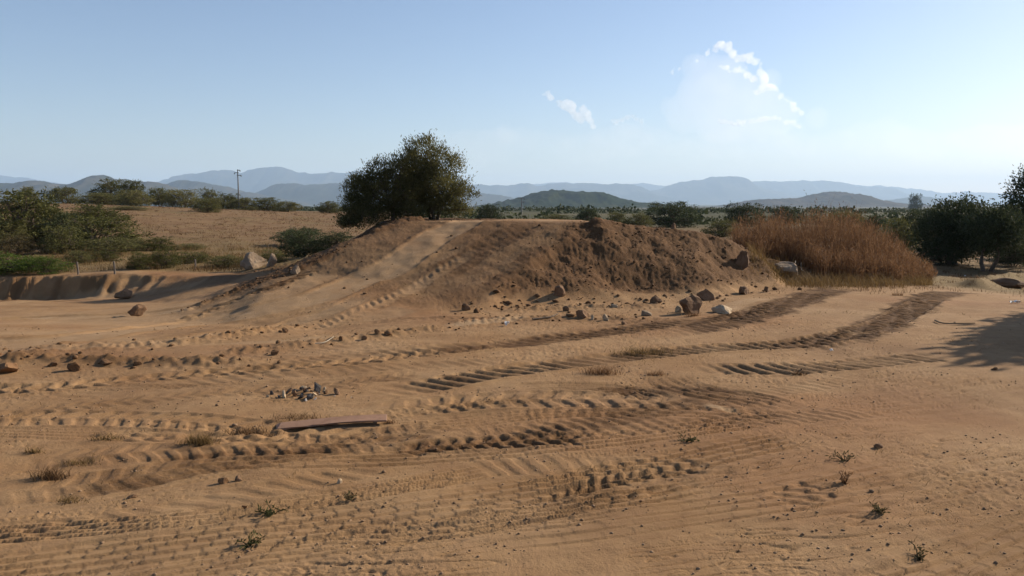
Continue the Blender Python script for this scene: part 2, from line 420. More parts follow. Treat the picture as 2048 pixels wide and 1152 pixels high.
def ground_fn(x, y, detail=True):
    """height of the land with everything on it, and what it is made of there"""
    x = np.asarray(x, float).ravel(); y = np.asarray(y, float).ravel()
    r = np.hypot(x, y)
    wob = sstep(8, 11, r) * (1 - sstep(24, 28, r))
    wx = x + wob * (.09 * noise(x * 1.4, y * 1.4, 21) + .05 * noise(x * 4, y * 4, 22))
    wy = y + wob * (.09 * noise(x * 1.4, y * 1.4, 23) + .05 * noise(x * 4, y * 4, 24))
    # bucket grooves in the bank of the pit
    pit = sstep(-4.6, -6.5, x) * sstep(16.8, 17.4, y) * (1 - sstep(18.8, 19.3, y))
    wy = wy + pit * .13 * (.7 * noise(x * 2.1, y * 0 + .5, 31) + .8 * noise(x * 5.7 + y * .8, y * .1, 32) + .5 * noise(x * 13, y * 2, 33))
    z = base_h(x, y) + tin(wx, wy)
    right, lft, ramp = flank_mask(x, y)
    near = 1 - sstep(24, 40, r)
    z += .035 * fbm(x * .45, y * .45, 3, 41) * near
    z += .009 * fbm(x * 1.7, y * 1.7, 3, 42) * near
    z += .003 * fbm(x * 6, y * 6, 3, 43) * near
    fine = 1 - sstep(7, 12, r)
    where = [T.local(x, y) for T in TR]
    press = np.zeros_like(x)
    for T, q in zip(TR, where):
        if q is not None and T.kind in ('block', 'chevron', 'slant', 'bars', 'none'):
            L_ = T.s[-1]
            press[q[0]] = np.maximum(press[q[0]], (1 - sstep(.9, 1.1, np.abs(q[2]))) * sstep(0, .15 * L_, q[1]) * sstep(0, .15 * L_, L_ - q[1]))
    mic = 1 - .8 * press
    rough_patch = sstep(.0, .45, fbm(x * .6, y * .6, 2, 44))
    z += (.0015 + .005 * rough_patch) * fbm(x * 22, y * 22, 2, 45) * near * mic
    z += (.001 + .006 * rough_patch) * (.35 - np.abs(noise(x * 13, y * 13, 48))) * near * mic
    z += (.002 + .004 * rough_patch) * (.35 - np.abs(noise(x * 31, y * 31, 49))) * fine * mic
    # thin broken scuffs and cracks, stretched along the traffic
    al = x * .96 + y * .28 + .15 * noise(x * .7, y * .7, 81); ac = -x * .28 + y * .96 + .12 * noise(x * .8, y * .8, 82)
    k1 = np.abs(noise(al * 1.7, ac * 12, 83)); k2 = np.abs(noise(al * 3.0, ac * 22, 84))
    m1 = sstep(-.05, .3, noise(x * .9 + 4, y * .9, 85)) ; m2 = sstep(-.1, .3, noise(x * 1.3, y * 1.3 + 9, 86))
    z -= (.010 * (1 - sstep(.0, .09, k1)) * m1 + .007 * (1 - sstep(.0, .10, k2)) * m2) * (1 - sstep(11, 16, r)) * mic
    # drag lines, running across with the traffic
    z += .006 * noise((x * .25 - y * .97) * 9, (x * .97 + y * .25) * 1.3, 46) * near * sstep(.0, .4, fbm(x * .5 + 7, y * .5, 2, 47) + .2)
    # packed wheel paths stay smooth
    packed = np.zeros_like(x)
    for T, q in zip(TR, where):
        if T.pale and q is not None:
            packed[q[0]] = np.maximum(packed[q[0]], (1 - sstep(.7, 1.25, np.abs(q[2]))) * min(1, T.pale))
    loose = 1 - .9 * packed
    right = right * loose; lft = lft * loose; ramp = ramp * loose
    # loose soil on the mound
    clod = sstep(.0, .55, worley(x * 7 + .6 * noise(x * 3, y * 3, 57), y * 7, 51)); clod2 = sstep(0, .6, worley(x * 15, y * 15, 52))
    rill = noise((x * .85 + y * .5) * 3.2, (-x * .5 + y * .85) * 1.0, 53)
    z += right * (.014 * (.5 - clod) + .020 * (.5 - clod2) + .022 * rill + .028 * fbm(x * 1.3, y * 1.3, 3, 54) + .016 * fbm(x * 11, y * 11, 3, 58))
    z += lft * (.014 * (.5 - clod) + .014 * (.5 - clod2) + .03 * fbm(x * 1.6, y * 1.6, 3, 55))
    z += ramp * (.009 * (.5 - clod2) + .016 * fbm(x * 2, y * 2, 3, 56))
    hol = np.exp(-(((x - 2.25) / .75) ** 2 + ((y - 14.35) / .38) ** 2)); z -= .16 * hol
    # tussocky field
    fieldm = sstep(19.0, 20.0, y + .5 * noise(x * .5, y * .5, 61)) * sstep(-3.6, -5.0, x - (y - 19) * .12)
    dryr = sstep(19, 22, r) * sstep(4.6, 6.2, x)
    field = np.maximum(np.maximum(fieldm, dryr), sstep(25, 30, r))
    z += field * (.05 * fbm(x * 1.1, y * 1.1, 3, 62)) * (1 - sstep(80, 200, r))

    damp = .85 * right + .80 * lft + .50 * ramp
    damp += .22 * sstep(.1, .6, fbm(x * .35, y * .35, 3, 71)) * near
    pale = .55 * sstep(.0, .5, fbm(x * .22 + 9, y * .45, 4, 72))
    pitfloor = sstep(-3.4, -4.6, x) * sstep(9.5, 11, y) * (1 - sstep(17.6, 18.2, y))
    pale += .45 * pitfloor * sstep(-.2, .4, fbm(x * .4, y * 1.6, 3, 73))
    damp += .55 * pit * sstep(-.1, .4, noise(x * 2.1, y * 0 + .5, 31))  # darker stripes down the bank face, following the bucket grooves
    damp += .55 * hol  # shadow of the hollow put into the soil colour through this mask
    red = sstep(.0, .5, fbm(x * .28 + 3, y * .4, 3, 74))
    for b in BANKS:
        q = b.local(x, y)
        if q is None: continue
        idx, s, t = q
        xi, yi = x[idx], y[idx]; L = b.s[-1]
        life = sstep(0, .1 * L, s) * sstep(0, .15 * L, L - s)
        n = fbm(xi * 4, yi * 4, 3, b.seed); cl = worley(xi * 9, yi * 9, b.seed + 2)
        prof = np.exp(-(t / .62) ** 2) * (1 - b.rough * .6 + b.rough * 1.1 * n)
        z[idx] += life * (b.h * prof + b.rough * .05 * (.45 - sstep(0, .6, cl)) * np.exp(-(t / .9) ** 2))
        damp[idx] += b.damp * life * np.exp(-(t / .8) ** 2) * (.8 + .6 * n)
    for T, q in zip(TR, where):
        if q is None: continue
        idx, s, t = q
        h, e = tread(T, s, t, x[idx], y[idx])
        z[idx] += h
        n = fbm(x[idx] * 2.5, y[idx] * 2.5, 2, T.seed + 5)
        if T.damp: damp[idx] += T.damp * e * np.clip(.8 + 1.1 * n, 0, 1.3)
        if T.pale:
            soft = np.clip(e * (1.0 - .35 * t * t + .6 * n), 0, 1)
            pale[idx] = np.maximum(pale[idx], T.pale * soft)
            damp[idx] *= 1 - np.clip(T.pale, 0, 1) * np.clip(soft * 1.3, 0, .95)
    return z, np.clip(damp, 0, 1), np.clip(pale, 0, 1.3), red, field

def gz(x, y):
    return float(ground_fn(np.array([x]), np.array([y]))[0][0])

# ------------------------------------------------------------------ materials
def new_mat(name):
    m = bpy.data.materials.new(name); m.use_nodes = True
    nt = m.node_tree
    for n in list(nt.nodes): nt.nodes.remove(n)
    out = nt.nodes.new('ShaderNodeOutputMaterial')
    return m, nt, out
def N(nt, t, **k):
    n = nt.nodes.new(t)
    for a, v in k.items(): setattr(n, a, v)
    return n
def texnoise(nt, vec, scale, detail=3, rough=.55):
    n = N(nt, 'ShaderNodeTexNoise'); n.inputs['Scale'].default_value = scale; n.inputs['Detail'].default_value = detail; n.inputs['Roughness'].default_value = rough
    nt.links.new(vec, n.inputs['Vector']); return n.outputs['Fac']
def ramp(nt, fac, a, b, ca=(0, 0, 0, 1), cb=(1, 1, 1, 1)):
    r = N(nt, 'ShaderNodeValToRGB'); e = r.color_ramp.elements
    e[0].position = a; e[0].color = ca; e[1].position = b; e[1].color = cb
    nt.links.new(fac, r.inputs[0]); return r.outputs[0]
def mixc(nt, fac, a, b, mode='MIX'):
    m = N(nt, 'ShaderNodeMix', data_type='RGBA', blend_type=mode)
    for v, s in ((fac, m.inputs['Factor']), (a, m.inputs['A']), (b, m.inputs['B'])):
        pass
    def put(v, sock):
        if hasattr(v, 'links'): nt.links.new(v, sock)
        else: sock.default_value = v
    put(fac, m.inputs[0]); put(a, m.inputs[6]); put(b, m.inputs[7])
    return m.outputs[2]
def mth(nt, op, a, b=0.5, clamp=False):
    m = N(nt, 'ShaderNodeMath', operation=op); m.use_clamp = clamp
    for v, s in ((a, m.inputs[0]), (b, m.inputs[1])):
        if hasattr(v, 'links'): nt.links.new(v, s)
        else: s.default_value = v
    return m.outputs[0]
def rgba(r, g, b): return (r, g, b, 1)

def mat_ground():
    m, nt, out = new_mat('earth')
    tc = N(nt, 'ShaderNodeTexCoord').outputs['Object']
    def attr(n): 
        a = N(nt, 'ShaderNodeAttribute'); a.attribute_name = n; return a.outputs['Fac']
    n_big = texnoise(nt, tc, .9, 4); n_mid = texnoise(nt, tc, 5, 4); n_fine = texnoise(nt, tc, 70, 4, .7); n_grit = texnoise(nt, tc, 240, 2, .7)
    sand = mixc(nt, ramp(nt, n_big, .35, .68), rgba(.236, .138, .064), rgba(.302, .192, .099))
    sand = mixc(nt, mth(nt, 'MULTIPLY', attr('red'), .6), sand, rgba(.215, .105, .047))
    sand = mixc(nt, mth(nt, 'MULTIPLY', ramp(nt, texnoise(nt, tc, .35, 6, .62), .50, .72), .6), sand, rgba(.140, .074, .036))
    sand = mixc(nt, mth(nt, 'MULTIPLY', ramp(nt, n_mid, .42, .72), .45), sand, rgba(.165, .086, .041))
    pale = mixc(nt, ramp(nt, n_mid, .3, .7), rgba(.265, .168, .088), rgba(.31, .212, .122))
    col = mixc(nt, mth(nt, 'MULTIPLY', attr('pale'), .85, True), sand, pale)
    damp_shade_c = mixc(nt, ramp(nt, n_mid, .35, .7), rgba(.076, .038, .016), rgba(.122, .065, .028))
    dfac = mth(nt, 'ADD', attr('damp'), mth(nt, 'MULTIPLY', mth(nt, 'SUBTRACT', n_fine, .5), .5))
    col = mixc(nt, ramp(nt, dfac, .12, .85), col, damp_shade_c)
    gr = mixc(nt, ramp(nt, n_big, .38, .62), rgba(.128, .073, .034), rgba(.180, .114, .055))
    gr = mixc(nt, mth(nt, 'MULTIPLY', ramp(nt, texnoise(nt, tc, .22, 4), .48, .7), .6), gr, rgba(.115, .092, .036))
    farn = texnoise(nt, tc, .012, 5)
    sx = N(nt, 'ShaderNodeSeparateXYZ'); nt.links.new(tc, sx.inputs[0])
    low = ramp(nt, mth(nt, 'ADD', mth(nt, 'MULTIPLY', sx.outputs[1], .02), mth(nt, 'MULTIPLY', mth(nt, 'SUBTRACT', texnoise(nt, tc, .3, 3), .5), .5)), .46, .66, (1, 1, 1, 1), (0, 0, 0, 1))
    gr = mixc(nt, mth(nt, 'MULTIPLY', low, .75), gr, mixc(nt, n_mid, rgba(.115, .082, .034), rgba(.19, .135, .062)))
    fargr = mixc(nt, ramp(nt, farn, .50, .66), rgba(.034, .040, .017), rgba(.095, .082, .044))
    gr = mixc(nt, attr('far'), gr, fargr)
    col = mixc(nt, attr('field'), col, gr)
    col = mixc(nt, mth(nt, 'MULTIPLY', ramp(nt, n_grit, .30, .46, (1, 1, 1, 1), (0, 0, 0, 1)), .35), col, rgba(.085, .045, .024))
    col = mixc(nt, mth(nt, 'MULTIPLY', ramp(nt, n_grit, .62, .74), .35), col, rgba(.37, .26, .165))
    b = N(nt, 'ShaderNodeBsdfPrincipled'); b.inputs['Roughness'].default_value = .95; b.inputs['Specular IOR Level'].default_value = .12
    nt.links.new(col, b.inputs['Base Color'])
    bp = N(nt, 'ShaderNodeBump'); bp.inputs['Strength'].default_value = .9; bp.inputs['Distance'].default_value = .010
    hsum = mth(nt, 'ADD', mth(nt, 'MULTIPLY', n_fine, .75), mth(nt, 'MULTIPLY', n_grit, .35))
    nt.links.new(hsum, bp.inputs['Height']); nt.links.new(bp.outputs[0], b.inputs['Normal'])
    nt.links.new(b.outputs[0], out.inputs[0])
    return m

def mat_simple(name, ca, cb, scale=6, rough=.9, bump=.4, dist=.01, spec=.2, obj_var=.0):
    m, nt, out = new_mat(name)
    tc = N(nt, 'ShaderNodeTexCoord').outputs['Object']
    n = texnoise(nt, tc, scale, 5, .65); n2 = texnoise(nt, tc, scale * 7, 3, .6)
    col = mixc(nt, ramp(nt, n, .32, .68), rgba(*ca), rgba(*cb))
    col = mixc(nt, mth(nt, 'MULTIPLY', ramp(nt, n2, .3, .5, (1, 1, 1, 1), (0, 0, 0, 1)), .35), col, rgba(*[c * .55 for c in ca]))
    if obj_var:
        oi = N(nt, 'ShaderNodeObjectInfo').outputs['Random']
        hs = N(nt, 'ShaderNodeHueSaturation'); nt.links.new(col, hs.inputs['Color'])
        v = mth(nt, 'ADD', mth(nt, 'MULTIPLY', oi, obj_var), 1 - obj_var / 2); nt.links.new(v, hs.inputs['Value'])
        col = hs.outputs[0]
    b = N(nt, 'ShaderNodeBsdfPrincipled'); b.inputs['Roughness'].default_value = rough; b.inputs['Specular IOR Level'].default_value = spec
    nt.links.new(col, b.inputs['Base Color'])
    bp = N(nt, 'ShaderNodeBump'); bp.inputs['Strength'].default_value = bump; bp.inputs['Distance'].default_value = dist
    nt.links.new(mth(nt, 'ADD', n, mth(nt, 'MULTIPLY', n2, .4)), bp.inputs['Height']); nt.links.new(bp.outputs[0], b.inputs['Normal'])
    nt.links.new(b.outputs[0], out.inputs[0])
    return m

def mat_leaf(name, ca, cb, trans=.3, var=.35, cc=None):
    m, nt, out = new_mat(name)
    a = N(nt, 'ShaderNodeAttribute'); a.attribute_name = 'tone'
    oi = N(nt, 'ShaderNodeObjectInfo').outputs['Random']
    col = mixc(nt, a.outputs['Fac'], rgba(*ca), rgba(*cb))
    if cc: col = mixc(nt, mth(nt, 'MULTIPLY', oi, .8), col, rgba(*cc))
    hs = N(nt, 'ShaderNodeHueSaturation'); nt.links.new(col, hs.inputs['Color'])
    nt.links.new(mth(nt, 'ADD', mth(nt, 'MULTIPLY', oi, var), 1 - var / 2), hs.inputs['Value'])
    d = N(nt, 'ShaderNodeBsdfPrincipled'); d.inputs['Roughness'].default_value = .75; d.inputs['Specular IOR Level'].default_value = .08
    nt.links.new(hs.outputs[0], d.inputs['Base Color'])
    t = N(nt, 'ShaderNodeBsdfTranslucent'); nt.links.new(hs.outputs[0], t.inputs[0])
    mx = N(nt, 'ShaderNodeMixShader'); mx.inputs[0].default_value = trans
    nt.links.new(d.outputs[0], mx.inputs[1]); nt.links.new(t.outputs[0], mx.inputs[2]); nt.links.new(mx.outputs[0], out.inputs[0])
    return m

M = {}
M['earth'] = mat_ground()
M['bark'] = mat_simple('bark', (.07, .05, .035), (.15, .115, .085), 9, .9, .6, .02)
M['grey_bark'] = mat_simple('grey_bark', (.12, .10, .08), (.24, .21, .17), 9, .9, .6, .02)
M['rock'] = mat_simple('granite', (.1210, .0662, .0346), (.1901, .1152, .0662), 5, .9, .6, .02, obj_var=.3)
M['pale_rock'] = mat_simple('pale_granite', (.3150, .2250, .1350), (.4125, .3150, .2100), 4, .9, .6, .02, obj_var=.2)
M['grey_rock'] = mat_simple('grey_granite', (.1594, .1084, .0701), (.2677, .2040, .1403), 3, .9, .7, .03, obj_var=.2)
M['clod'] = mat_simple('clod_earth', (.1012, .0539, .0270), (.1820, .1045, .0539), 8, .95, .5, .02, spec=.1, obj_var=.4)
M['pebble'] = mat_simple('pebble_stone', (.1470, .0869, .0501), (.2807, .1937, .1203), 1.5, .9, .3, .01, spec=.15)
M['wood'] = mat_simple('weathered_board', (.20, .112, .070), (.275, .165, .108), 3, .8, .3, .004)
M['post'] = mat_simple('grey_post', (.0960, .0800, .0680), (.1760, .1520, .1280), 12, .9, .5, .01)
M['steel'] = mat_simple('pole_metal', (.12, .125, .13), (.2, .2, .2), 4, .6, .1, .01)
M['ash'] = mat_simple('charred', (.03, .028, .027), (.10, .09, .085), 14, .95, .4, .01)
M['chip'] = mat_simple('white_chip', (.4400, .4000, .3600), (.5760, .5440, .4960), 14, .8, .3, .005)
M['plastic'] = mat_simple('white_scrap', (.7, .7, .68), (.8, .8, .78), 5, .4, .1, .003)
M['stick'] = mat_simple('bleached_stick', (.3600, .3040, .2240), (.4800, .4160, .3200), 12, .8, .3, .005)
M['olive'] = mat_leaf('olive_leaf', (.0484, .0517, .0225), (.1615, .1486, .0549), .42, .15)
M['oak'] = mat_leaf('oak_leaf', (.0290, .0395, .0198), (.0855, .0987, .0447), .2, .25)
M['mastic'] = mat_leaf('mastic_leaf', (.0450, .0513, .0150), (.1313, .1325, .0425), .3, .4, (.1438, .1313, .0562))
M['bramble'] = mat_leaf('bramble_leaf', (.0375, .0638, .0112), (.0900, .1275, .0263), .35, .25)
M['dry_shrub'] = mat_leaf('dry_shrub_leaf', (.0600, .0488, .0225), (.1200, .0975, .0450), .25, .4)
M['dry_weed'] = mat_leaf('dry_weed', (.095, .047, .023), (.255, .150, .080), .35, .1)
M['straw'] = mat_leaf('straw', (.100, .064, .025), (.225, .150, .066), .35, .2)
M['dry_grass'] = mat_leaf('dry_grass', (.0903, .0499, .0238), (.1473, .0879, .0451), .3, .15)
M['green_weed'] = mat_leaf('green_weed', (.0400, .0440, .0160), (.0800, .0800, .0320), .3, .3)

# ------------------------------------------------------------------ object helpers
def link(name, me, mat=None, parent=None, loc=None):
    o = bpy.data.objects.new(name, me); C.objects.link(o)
    if mat is not None and me is not None and len(me.materials) == 0: me.materials.append(M[mat] if isinstance(mat, str) else mat)
    if parent: o.parent = parent
    if loc is not None: o.location = loc
    return o
def tag(o, label=None, cat=None, group=None, kind=None):
    if label: o['label'] = label
    if cat: o['category'] = cat
    if group: o['group'] = group
    if kind: o['kind'] = kind
    return o
def mesh_np(name, v, faces, smooth=False):
    """faces: (n,k) int array, k = 3 or 4"""
    v = np.asarray(v, np.float32); faces = np.asarray(faces, np.int32)
    me = bpy.data.meshes.new(name)
    me.vertices.add(len(v)); me.vertices.foreach_set('co', v.ravel())
    n, k = faces.shape
    me.loops.add(n * k); me.loops.foreach_set('vertex_index', faces.ravel())
    me.polygons.add(n); me.polygons.foreach_set('loop_start', np.arange(0, n * k, k, dtype=np.int32))
    try: me.polygons.foreach_set('loop_total', np.full(n, k, np.int32))
    except Exception: pass
    if smooth: me.polygons.foreach_set('use_smooth', np.ones(n, bool))
    me.update(calc_edges=True)
    return me
def add_attr(me, name, vals):
    a = me.attributes.new(name, 'FLOAT', 'POINT'); a.data.foreach_set('value', np.asarray(vals, np.float32))
def empty(name, loc):
    o = bpy.data.objects.new(name, None); o.empty_display_size = .3; C.objects.link(o); o.location = loc; return o

# ------------------------------------------------------------------ the ground, one sheet to the horizon
def build_ground():
    rr = [0.4, .9, 1.4, 1.9, 2.3]
    r = 2.3
    while r < 24: 
        r += min(max(r * r / (CAM_H * 773) * .70, .007), .050 if r < 19.5 else .10); rr.append(r)
    while r < 60: r *= 1.013; rr.append(r)
    while r < 300: r *= 1.03; rr.append(r)
    while r < 17500: r *= 1.07; rr.append(r)
    rr = np.array(rr)
    a = math.radians(36)
    th = np.concatenate([np.linspace(-a, a, 840), np.linspace(a, 2 * math.pi - a, 60)[1:-1]])
    nt_, nr = len(th), len(rr)
    R, TH = np.meshgrid(rr, th, indexing='ij')
    x = (R * np.sin(TH)).ravel(); y = (R * np.cos(TH)).ravel()
    z, damp, pale, red, field = ground_fn(x, y)
    v = np.stack([x, y, z], 1)
    i = np.arange(nr - 1)[:, None]; j = np.arange(nt_)[None, :]; j2 = (j + 1) % nt_
    q = np.stack([(i * nt_ + j), (i * nt_ + j2), ((i + 1) * nt_ + j2), ((i + 1) * nt_ + j)], -1).reshape(-1, 4)[:, ::-1]
    v = np.vstack([v, [[0, 0, v[:nt_, 2].mean()]]])
    me = mesh_np('ground', v, q, True)
    # close the little hole under the camera
    e = lambda arr, c: np.concatenate([arr, [c]])
    add_attr(me, 'damp', e(damp, 0)); add_attr(me, 'pale', e(pale, 0)); add_attr(me, 'red', e(red, 0)); add_attr(me, 'field', e(field, 0))
    rad = np.hypot(x, y); ang = np.arctan2(x, np.maximum(y, .01)); lf = sstep(0.02, -0.20, ang); add_attr(me, 'far', e(sstep(38, 80, rad) * (1 - lf) + sstep(100, 220, rad) * lf, 0))
    o = link('ground', me, 'earth'); tag(o, kind='structure')
    return o
build_ground()

# ------------------------------------------------------------------ far land: hills as solid ridges
def mat_hill(name, ca, cb, scale):
    m, nt, out = new_mat(name)
    tc = N(nt, 'ShaderNodeTexCoord').outputs['Object']
    n = texnoise(nt, tc, scale, 6, .6); n2 = texnoise(nt, tc, scale * 9, 4, .6)
    col = mixc(nt, ramp(nt, n, .45, .62), rgba(*ca), rgba(*cb))
    col = mixc(nt, mth(nt, 'MULTIPLY', ramp(nt, n2, .4, .62, (1, 1, 1, 1), (0, 0, 0, 1)), .5), col, rgba(*[c * .5 for c in ca]))
    b = N(nt, 'ShaderNodeBsdfDiffuse'); nt.links.new(col, b.inputs[0]); nt.links.new(b.outputs[0], out.inputs[0])
    return m
M['far_hill'] = mat_hill('far_hill', (.0300, .0325, .0175), (.0750, .0650, .0425), .0012)
M['mid_hill'] = mat_hill('mid_hill', (.0315, .0338, .0180), (.0900, .0720, .0450), .003)
M['near_hill'] = mat_hill('near_hill', (.0224, .0336, .0144), (.0480, .0560, .0240), .012)
M['brown_hill'] = mat_hill('brown_hill', (.0560, .0455, .0280), (.1120, .0840, .0560), .006)

def hill(name, sil, D, depth, seed, mat, rough=.06, spur=.7, nu=None, nv=26, tree=0.0):
    sil = np.array(sil, float)
    nu = nu or int((sil[-1, 0] - sil[0, 0]) / 3.0) + 30
    px = np.linspace(sil[0, 0], sil[-1, 0], nu)
    # smooth interpolation of the skyline
    py = np.interp(px, sil[:, 0], sil[:, 1])
    k = np.array([1, 2, 3, 2, 1]) / 9; py = np.convolve(np.pad(py, 2, mode='edge'), k, 'valid')
    zr = CAM_H + (HORIZON - py) / FPX * D * 1.01
    xr = (px - 1024) / FPX * D
    zr = zr + rough * (D / 1547) * (11 * fbm(xr / D * 45, xr * 0 + seed, 5, seed, .6))
    zb = -14.0
    ends = sstep(0, .04, np.linspace(0, 1, nu)) * sstep(0, .04, 1 - np.linspace(0, 1, nu))
    zr = zb + (zr - zb) * np.maximum(ends, .05)
    v = np.linspace(-1, 1, nv)
    X = np.repeat(xr[None], nv, 0); Y = D + v[:, None] * depth + 0 * X
    w_ = np.abs(v)[:, None]
    sp = fbm(X / D * 14 + seed, Y / D * 14, 4, seed + 3)
    prof = np.clip((1 - w_) ** (1.15) * (1 + spur * 2.2 * sp * np.minimum(w_ * 3, 1) * (1 - w_)), 0, .985 - .4 * w_)
    prof = np.where(w_ < 1e-6, 1.0, prof)
    Z = zb + (zr[None] - zb) * prof
    if tree: Z = Z + tree * (np.abs(noise(X / 24, Y / 24, seed + 8)) + .5 * np.abs(noise(X / 11 + Y / 40, Y / 40, seed + 9))) * (prof > .02)
    q = []
    i = np.arange(nv - 1)[:, None]; j = np.arange(nu - 1)[None]
    q = np.stack([i * nu + j, i * nu + j + 1, (i + 1) * nu + j + 1, (i + 1) * nu + j], -1).reshape(-1, 4)
    me = mesh_np(name, np.stack([X, Y, Z], -1).reshape(-1, 3), q, True)
    o = link(name, me, mat); tag(o, kind='structure'); return o

hill('hill', [(860, 420), (932, 417), (980, 410), (1027, 399), (1060, 390), (1079, 385), (1103, 382), (1147, 384), (1198, 386), (1215, 390), (1233, 395), (1270, 405), (1300, 407), (1345, 414)], 1900, 280, 5, 'near_hill', rough=.12, nu=260, nv=60, tree=5)
hill('hill', [(1430, 414), (1450, 411), (1481, 406), (1512, 399), (1550, 398), (1590, 397), (1615, 391), (1637, 386), (1662, 382), (1694, 386), (1712, 391), (1725, 397), (1756, 404), (1794, 407), (1850, 412)], 3500, 400, 9, 'brown_hill', rough=.1, nu=300, nv=40, tree=4)
hill('mountain', [(-420, 372), (-250, 366), (-120, 372), (0, 368), (44, 364), (79, 360), (113, 366), (157, 368), (175, 361), (191, 354), (209, 351), (222, 352), (246, 358), (270, 361), (285, 359), (301, 359), (315, 364), (360, 381), (420, 392), (480, 402), (560, 413)], 3800, 650, 12, 'mid_hill', rough=.8)
hill('mountain', [(200, 395), (321, 367), (362, 359), (410, 364), (478, 378), (547, 395), (620, 410)], 5200, 700, 15, 'far_hill', rough=.5)
hill('mountain', [(420, 408), (506, 388), (554, 369), (590, 366), (615, 370), (660, 366), (700, 367), (760, 364), (820, 372), (890, 378), (945, 387), (969, 385), (1010, 392), (1037, 398), (1090, 410)], 6400, 800, 18, 'far_hill', rough=.5)
hill('mountain', [(180, 392), (260, 378), (315, 364), (342, 352), (403, 347), (430, 342), (455, 339), (475, 343), (489, 344), (505, 338), (523, 334), (561, 333), (598, 340), (634, 348), (660, 346), (696, 344), (716, 336), (760, 340), (820, 352), (880, 362), (945, 368), (986, 371), (1031, 368), (1051, 366), (1056, 363), (1064, 367), (1079, 370), (1113, 366), (1161, 364), (1180, 364), (1202, 366), (1267, 368), (1285, 376), (1300, 382), (1340, 396), (1400, 408)], 11500, 1500, 21, 'far_hill', rough=.55)
hill('mountain', [(-700, 365), (-500, 356), (-300, 362), (-150, 350), (0, 351), (51, 354), (75, 358), (130, 368), (200, 385), (280, 405)], 14000, 1500, 24, 'far_hill', rough=.5)
hill('mountain', [(1180, 408), (1240, 396), (1300, 381), (1325, 375), (1343, 366), (1356, 361), (1391, 361), (1402, 357), (1412, 353), (1431, 350), (1459, 351), (1475, 353), (1480, 355), (1494, 362), (1503, 369), (1540, 381), (1600, 392), (1680, 406)], 12200, 1400, 27, 'far_hill', rough=.55)
hill('mountain', [(1430, 385), (1500, 363), (1560, 362), (1581, 363), (1600, 360), (1650, 360), (1687, 366), (1705, 371), (1731, 372), (1778, 376), (1809, 389), (1850, 402)], 13600, 1300, 30, 'far_hill', rough=.55)
hill('mountain', [(900, 380), (960, 370), (1040, 369), (1130, 364), (1170, 365), (1266, 368), (1294, 367), (1331, 372), (1420, 385), (1560, 378), (1680, 368), (1731, 369), (1781, 373), (1825, 378), (1855, 382), (1881, 386), (1919, 384), (2012, 386), (2120, 385), (2300, 378), (2500, 382), (2700, 395)], 15800, 1300, 33, 'far_hill', rough=.55)
hill('mountain', [(1700, 410), (1794, 398), (1831, 390), (1866, 395), (1919, 403), (2000, 410)], 7600, 700, 36, 'far_hill', rough=.4)

# ------------------------------------------------------------------ the air
def build_haze():
    bm = bmesh.new(); bmesh.ops.create_cube(bm, size=1)
    me = bpy.data.meshes.new('haze'); bm.to_mesh(me); bm.free()
    o = bpy.data.objects.new('haze', me); C.objects.link(o)
    zb, zt = -16.0, 640.0
    o.scale = (38000, 38000, zt - zb); o.location = (0, 0, (zt + zb) / 2)
    m, nt, out = new_mat('haze')
    v = N(nt, 'ShaderNodeVolumePrincipled')
    v.inputs['Color'].default_value = (.54, .74, 1.0, 1)
    v.inputs['Density'].default_value = HAZE
    v.inputs['Anisotropy'].default_value = .15
    nt.links.new(v.outputs[0], out.inputs['Volume'])
    me.materials.append(m)
    tag(o, kind='stuff')
HAZE = 0.88e-4
build_haze()

# ------------------------------------------------------------------ plants
def unit(v): return v / (np.linalg.norm(v, axis=-1, keepdims=True) + 1e-9)
def leaf_mesh(name, pos, dirs, ln, wd, rng, tone):
    """one diamond-shaped leaf per point"""
    n = len(pos)
    side = unit(np.cross(dirs, unit(rng.normal(size=(n, 3)))))
    ln = np.broadcast_to(ln, (n,))[:, None]; wd = np.broadcast_to(wd, (n,))[:, None]
    a = pos; b = pos + dirs * ln * .5 + side * wd * .5; c = pos + dirs * ln; d = pos + dirs * ln * .5 - side * wd * .5
    v = np.stack([a, b, c, d], 1).reshape(-1, 3)
    q = np.arange(n * 4).reshape(n, 4)
    me = mesh_np(name, v, q)
    add_attr(me, 'tone', np.repeat(tone, 4))
    return me

def tubes(name, paths, sides=5):
    """paths: list of (points, radii)"""
    V = []; F = []; base = 0
    for pts, rad in paths:
        pts = np.asarray(pts, float); n = len(pts)
        tg = unit(np.gradient(pts, axis=0))
        ref = np.where(np.abs(tg[:, 2:3]) > .9, np.array([[1., 0, 0]]), np.array([[0, 0, 1.]]))
        s1 = unit(np.cross(tg, ref)); s2 = np.cross(tg, s1)
        ang = np.arange(sides) * 2 * np.pi / sides
        ring = pts[:, None] + (s1[:, None] * np.cos(ang)[None, :, None] + s2[:, None] * np.sin(ang)[None, :, None]) * np.asarray(rad)[:, None, None]
        V.append(ring.reshape(-1, 3))
        i = np.arange(n - 1)[:, None]; j = np.arange(sides)[None]; j2 = (j + 1) % sides
        F.append(np.stack([i * sides + j, i * sides + j2, (i + 1) * sides + j2, (i + 1) * sides + j], -1).reshape(-1, 4) + base)
        base += n * sides
    return mesh_np(name, np.vstack(V), np.vstack(F), True)

def wiggle(a, b, n, amp, rng, sag=0.0):
    t = np.linspace(0, 1, n)[:, None]
    p = np.asarray(a) * (1 - t) + np.asarray(b) * t
    o = rng.normal(size=(n, 3)) * amp * np.sin(np.pi * t)
    o = np.cumsum(o, 0) * .5 * np.sin(np.pi * t)
    p = p + o; p[:, 2] += sag * np.sin(np.pi * t[:, 0])
    return p

